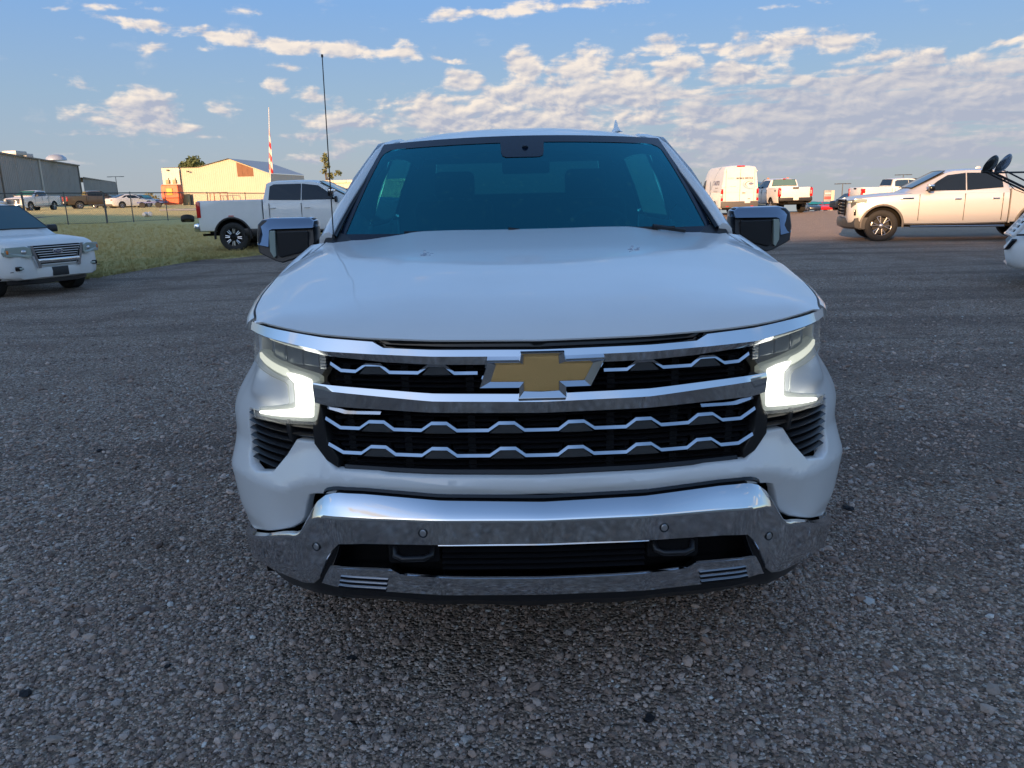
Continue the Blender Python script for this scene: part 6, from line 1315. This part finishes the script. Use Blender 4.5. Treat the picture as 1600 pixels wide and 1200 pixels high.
# ------------------------------------------------------------------ yard clutter by the shed
ORANGE = pbr('orange_paint', (.78, .14, .05), .5, dirt=.25)
ot = thing('orange_tank', 'bright orange tank trailer with machinery on top in front of the tan shed', 'tank', (at(269, 100), 100, terrain(-44, 100)))
rws = []
for z, w in ((.15, .85), (.35, .95), (.9, 1.0), (1.0, 1.05), (1.08, 1.05), (1.9, 1.05), (2.5, 1.0), (2.62, .9)): rws.append([(x_*w, y_*w*.7, z) for x_, y_ in ((-1, -1), (1, -1), (1.08, -.7), (1.08, .7), (1, 1), (-1, 1), (-1.08, .7), (-1.08, -.7))])
MB().loft(rws, closed=True, caps=True).make('tank_body', ORANGE, ot, bevel=.03)
bx(ot, 'warning_panel', pbr('yellow_panel', (.8, .42, .06), .5), (0, -.78, 1.75), (.75, .06, .8), .02); bx(ot, 'tank_rib', pbr('orange_dark', (.4, .07, .03), .5), (0, -.76, 1.04), (2.0, .1, .07), .01)
for x in (-.35, .5): bx(ot, 'engine_cover', pbr('machine_tan', (.42, .33, .18), .6), (x, 0, 2.95), (.45, .5, .5), .06); MB().tube([(x+.1, 0, 3.1), (x+.1, 0, 3.45)], .05, 8).make('exhaust_stack', BLACKPL, ot)
bx(ot, 'valve_box', pbr('orange_dark'), (1.15, -.2, 1.2), (.2, .5, .7), .03)
for k, (px, D, w, h, m_, lb_) in enumerate(((290, 101, .75, 1.35, pbr('box_olive', (.30, .26, .15), .7), 'olive equipment cabinet right of the orange tank'), (297, 102, .45, 1.3, pbr('box_dark', (.10, .09, .08), .6), 'dark narrow cabinet next to the olive one by the tan shed'))):
    c = thing('equipment_cabinet', lb_, 'cabinet', (at(px, D), D, terrain(-42, D))); bx(c, 'housing', m_, (0, 0, h/2), (w, .6, h), .03); bx(c, 'door_panel', m_, (0, -.32, h*.5), (w*.8, .04, h*.8), .01); bx(c, 'lid', m_, (0, 0, h+.05), (w*1.1, .68, .08), .02)
# folding frames leaning on the shed wall
for k, px in enumerate((326, 333, 342)):
    f = thing('leaning_ladder_rack', ['rusty metal frame leaning on the shed wall, leftmost of three', 'rusty metal frame leaning on the shed wall, middle of three', 'rusty metal frame leaning on the shed wall, rightmost of three'][k], 'frame', (at(px, 121), 121.2, 0), 0, 'metal frames leaning on the tan shed')
    w = .5+.25*k; z = 2.55; RUST = pbr('rusty_frame', (.30, .13, .07), .7)
    MB().tube([(-w, 0, .1), (-w+.2*0, .5, z)], .06, 5).make('upright', RUST, f); MB().tube([(w+.35, 0, .1), (w, .5, z)], .06, 5).make('upright', RUST, f); MB().tube([(-w, .5, z), (w, .5, z)], .05, 5).make('crossbar', RUST, f)
# flatbed trailer and loose wheel on the grass
tr = thing('utility_trailer', 'low pale utility trailer on the grass behind the tail of the white heavy-duty pickup', 'trailer', (at(305, 56), 56.5, terrain(-22, 56)))
PALE = pbr('trailer_pale', (.50, .46, .42), .6)
for y in (-.7, .7): MB().tube([(-2.6, y, .62), (2.4, y, .55)], .06, 6).make('frame_rail', PALE, tr)
for k in range(6): bx(tr, 'deck_plank', PALE, (-1.9+.75*k, 0, .66-.012*k), (.62, 1.5, .04), .01)
for y in (-.85, .85): MB().lathe([(-.1, .30), (-.1, .38), (.1, .38), (.1, .30)], 20, Matrix.Translation((.9, y, .38)), True).make('wheel', RUBBER, tr, 40); bx(tr, 'fender', PALE, (.9, y, .80), (1.0, .3, .05), .02)
MB().tube([(2.3, -.6, .58), (3.6, 0, .5), (2.3, .6, .58)], .05, 6).make('drawbar', PALE, tr)
ty = thing('loose_tyre', 'dark tyre lying on the grass left of the white heavy-duty pickup', 'tyre', (at(288, 49.5), 49.5, terrain(-21, 49)), .3)
MB().lathe([(-.15, .22), (-.16, .35), (-.11, .40), (.11, .40), (.16, .35), (.15, .22)], 28, Matrix.Translation((0, 0, .2)) @ Matrix.Rotation(R(68), 4, 'X'), False).make('tread', RUBBER, ty, 40); MB().lathe([(-.1, .22), (-.04, .10), (0, 0)], 20, Matrix.Translation((0, 0, .2)) @ Matrix.Rotation(R(68), 4, 'X'), False).make('rim', SILVER, ty, 40)
for k, px in enumerate((222, 230)):
    b = thing('white_bucket', ['white bucket lying in the grass by the second fence post, left of two', 'white bucket lying in the grass by the second fence post, right of two'][k], 'bucket', (at(px, 56), 56, terrain(-26, 56)), .5*k); MB().lathe([(-.2, .12), (.18, .16), (.2, .17)], 16, Matrix.Translation((0, 0, .17))).make('shell', PLATE, b, 40); MB().tube([(-.16, .18, .17), (0, .3, .33), (.16, .18, .17)], .012, 5).make('handle', SILVER, b)
# blue and pale crates in front of the dark cars
cr = thing('blue_trailer_bed', 'long low blue flatbed standing in front of the dark cars beyond the fence', 'trailer', (at(236, 80), 80, terrain(-38, 80))); bx(cr, 'deck', pbr('blue_deck', (.05, .09, .32), .5), (0, 0, .55), (2.6, 1.2, .14), .02)
for x in (-.8, .8): MB().lathe([(-.1, .3), (.1, .3)], 16, Matrix.Translation((x, -.5, .3))).make('wheel', RUBBER, cr, 40)
for k, (px, D) in enumerate(((182, 150), (196, 150))):
    pass

# dark damp clods and one pale stone on the gravel in front
CLOD = pbr('damp_clod', (.018, .018, .022), .8, bump=.6, bscale=90)
for k, (px, py, r, lb) in enumerate(((40, 1085, .018, 'dark damp clod on the gravel at the lower left corner of the view'), (548, 1031, .015, 'dark damp clod on the gravel below the left end of the chrome bumper'), (1014, 1125, .017, 'dark damp clod on the gravel low in the view, right of centre'), (1325, 795, .024, 'dark flat clod on the gravel beside the right end of the chrome bumper'), (155, 705, .018, 'dark damp clod on the open gravel far left of the lit headlight'), (262, 1043, .010, 'small dark clod on the gravel right of the one in the lower left corner'))):
    kx, kz = survey(px, 1.0, py); D = CAM_H/(CAM_H-kz); x = kx*D; rr = random.Random(k)
    bm = bmesh.new(); bmesh.ops.create_icosphere(bm, subdivisions=2, radius=1.0)
    for v in bm.verts: v.co *= rr.uniform(.6, 1.25); v.co.z *= .45; v.co.x *= 1.3
    me = bpy.data.meshes.new('clod'); bm.to_mesh(me); bm.free(); o = link('dirt_clod', me, CLOD, None); o.scale = (r, r, r); o.location = (x, D, .006); o.rotation_euler.z = rr.uniform(0, 3)
    tag(o, lb, 'clod', 'dark clods on the gravel')
kx, kz = survey(1355, 1.0, 941); D = CAM_H/(CAM_H-kz); me = stones[3].data.copy(); me.materials.clear(); o = link('pale_stone', me, pbr('pale_stone', (.55, .55, .53), .8, bump=.4), None); o.scale = (.028, .034, .016); o.location = (kx*D, D, .008); tag(o, 'single large pale stone on the gravel right of the white pickup bumper', 'stone')

# ------------------------------------------------------------------ trees
def leaf_mat(name, col):
    m = bpy.data.materials.new(name); m.use_nodes = True; t = NT(m.node_tree); b = m.node_tree.nodes['Principled BSDF']
    oc = t.node('ShaderNodeTexCoord').outputs['Object']; n = t.noise(oc, .9, 3); t.l.new(t.mix(n, tuple(c*.55 for c in col), tuple(min(1, c*1.5) for c in col)), b.inputs['Base Color']); b.inputs['Roughness'].default_value = .8; return m
BARK = pbr('bark', (.09, .07, .05), .9, bump=.5, bscale=8)
def tree(label, x, y, z0, blobs, trunk_r, n, col, leaf=.28, seed=1):
    rr = random.Random(seed); t = thing('tree', label, 'tree', (x, y, z0)); mb = MB()
    for (bx_, by_, bz, rad) in blobs:
        for _ in range(int(n*rad**2)):
            d = Vector((rr.gauss(0, 1), rr.gauss(0, 1), rr.gauss(0, 1))).normalized()*rad*(rr.random()**.45)*rr.uniform(.7, 1.12); c = Vector((bx_, by_, bz))+Vector((d.x, d.y, d.z*.85))
            a = Vector((rr.gauss(0, 1), rr.gauss(0, 1), rr.gauss(0, 1))).normalized(); b = a.orthogonal().normalized(); s = leaf*rr.uniform(.5, 1.3); mb.add([c-a*s, c+b*s*.6, c+a*s, c-b*s*.6], [(0, 1, 2, 3)])
    tag(mb.make('crown', leaf_mat('leaf_%d' % seed, col), t), kind='stuff')
    zt = min(b[2] for b in blobs); tk = MB(); tk.tube([(0, 0, -.2), (.1, 0, zt*.5), (0, 0, zt)], trunk_r, 8, trunk_r*.6)
    for (bx_, by_, bz, rad) in blobs: tk.tube([(0, 0, zt*.8), (bx_*.5, by_*.5, (zt+bz)*.5), (bx_, by_, bz)], trunk_r*.5, 6, trunk_r*.15)
    tk.make('trunk', BARK, t, 60); return t
def TX(px, D): return survey(px, D, 260)[0]
tree('dense green tree rising behind the roof of the tan shed', TX(300, 170), 170, 0, [(-1.5, 0, 8.3, 1.5), (.4, 0, 9.2, 1.9), (1.6, .5, 8.2, 1.5), (.2, 0, 7.0, 2.0), (3.6, 0, 7.0, .8), (-2.0, .5, 6.5, 1.5)], .3, 130, (.10, .13, .05), .30, 3)
tree('tall thin tree with sparse crown behind the low pale building', TX(508, 170), 170, 0, [(0, 0, 9.2, .95), (.4, 0, 8.0, .9), (-.3, 0, 6.8, .8), (.2, 0, 10.0, .6), (2.6, 0, 6.4, .9), (1.0, 0, 5.8, .9)], .22, 90, (.16, .17, .06), .28, 5)
tree('small yellow-green tree beyond the dark cars at left', TX(226, 130), 130, .3, [(0, 0, 1.9, 1.0), (-1.3, 0, 1.3, .9), (1.0, 0, 1.4, .9), (.3, .3, .9, 1.2)], .15, 110, (.22, .21, .09), .2, 8)

# ------------------------------------------------------------------ behind the camera: unseen halls, placed and sized to shade the foreground
def hall(name, label, x0, x1, y0, y1, h, mat):
    t = thing(name, label, 'building', (0, 0, 0)); corrugated('front_wall', (x1, y0), (x0, y0), -.2, h, mat, t, pitch=.9); corrugated('side_wall', (x0, y0), (x0, y1), -.2, h, mat, t, pitch=.9); corrugated('side_wall', (x1, y1), (x1, y0), -.2, h, mat, t, pitch=.9); corrugated('back_wall', (x0, y1), (x1, y1), -.2, h, mat, t, pitch=.9)
    MB().box(((x0+x1)/2, (y0+y1)/2, h+.12), (x1-x0+.6, y0-y1+.6, .2)).make('roof', ROOFM, t)
    for k in range(int((x1-x0)/14)): bx(t, 'roller_door', pbr('door_grey', (.35, .34, .32), .6), (x0+7+14*k, y0+.05, 2.0), (4, .12, 4), .02)
    return t
hall('shade_hall', 'long tan hall unseen behind the camera, sized to shade the yard', -42, 75, -50, -64, 15.4, TAN)
hall('tall_shade_hall', 'taller tan hall unseen behind the camera to the left, sized to shade the grass', -130, -42.5, -50, -68, 23.4, TAN)
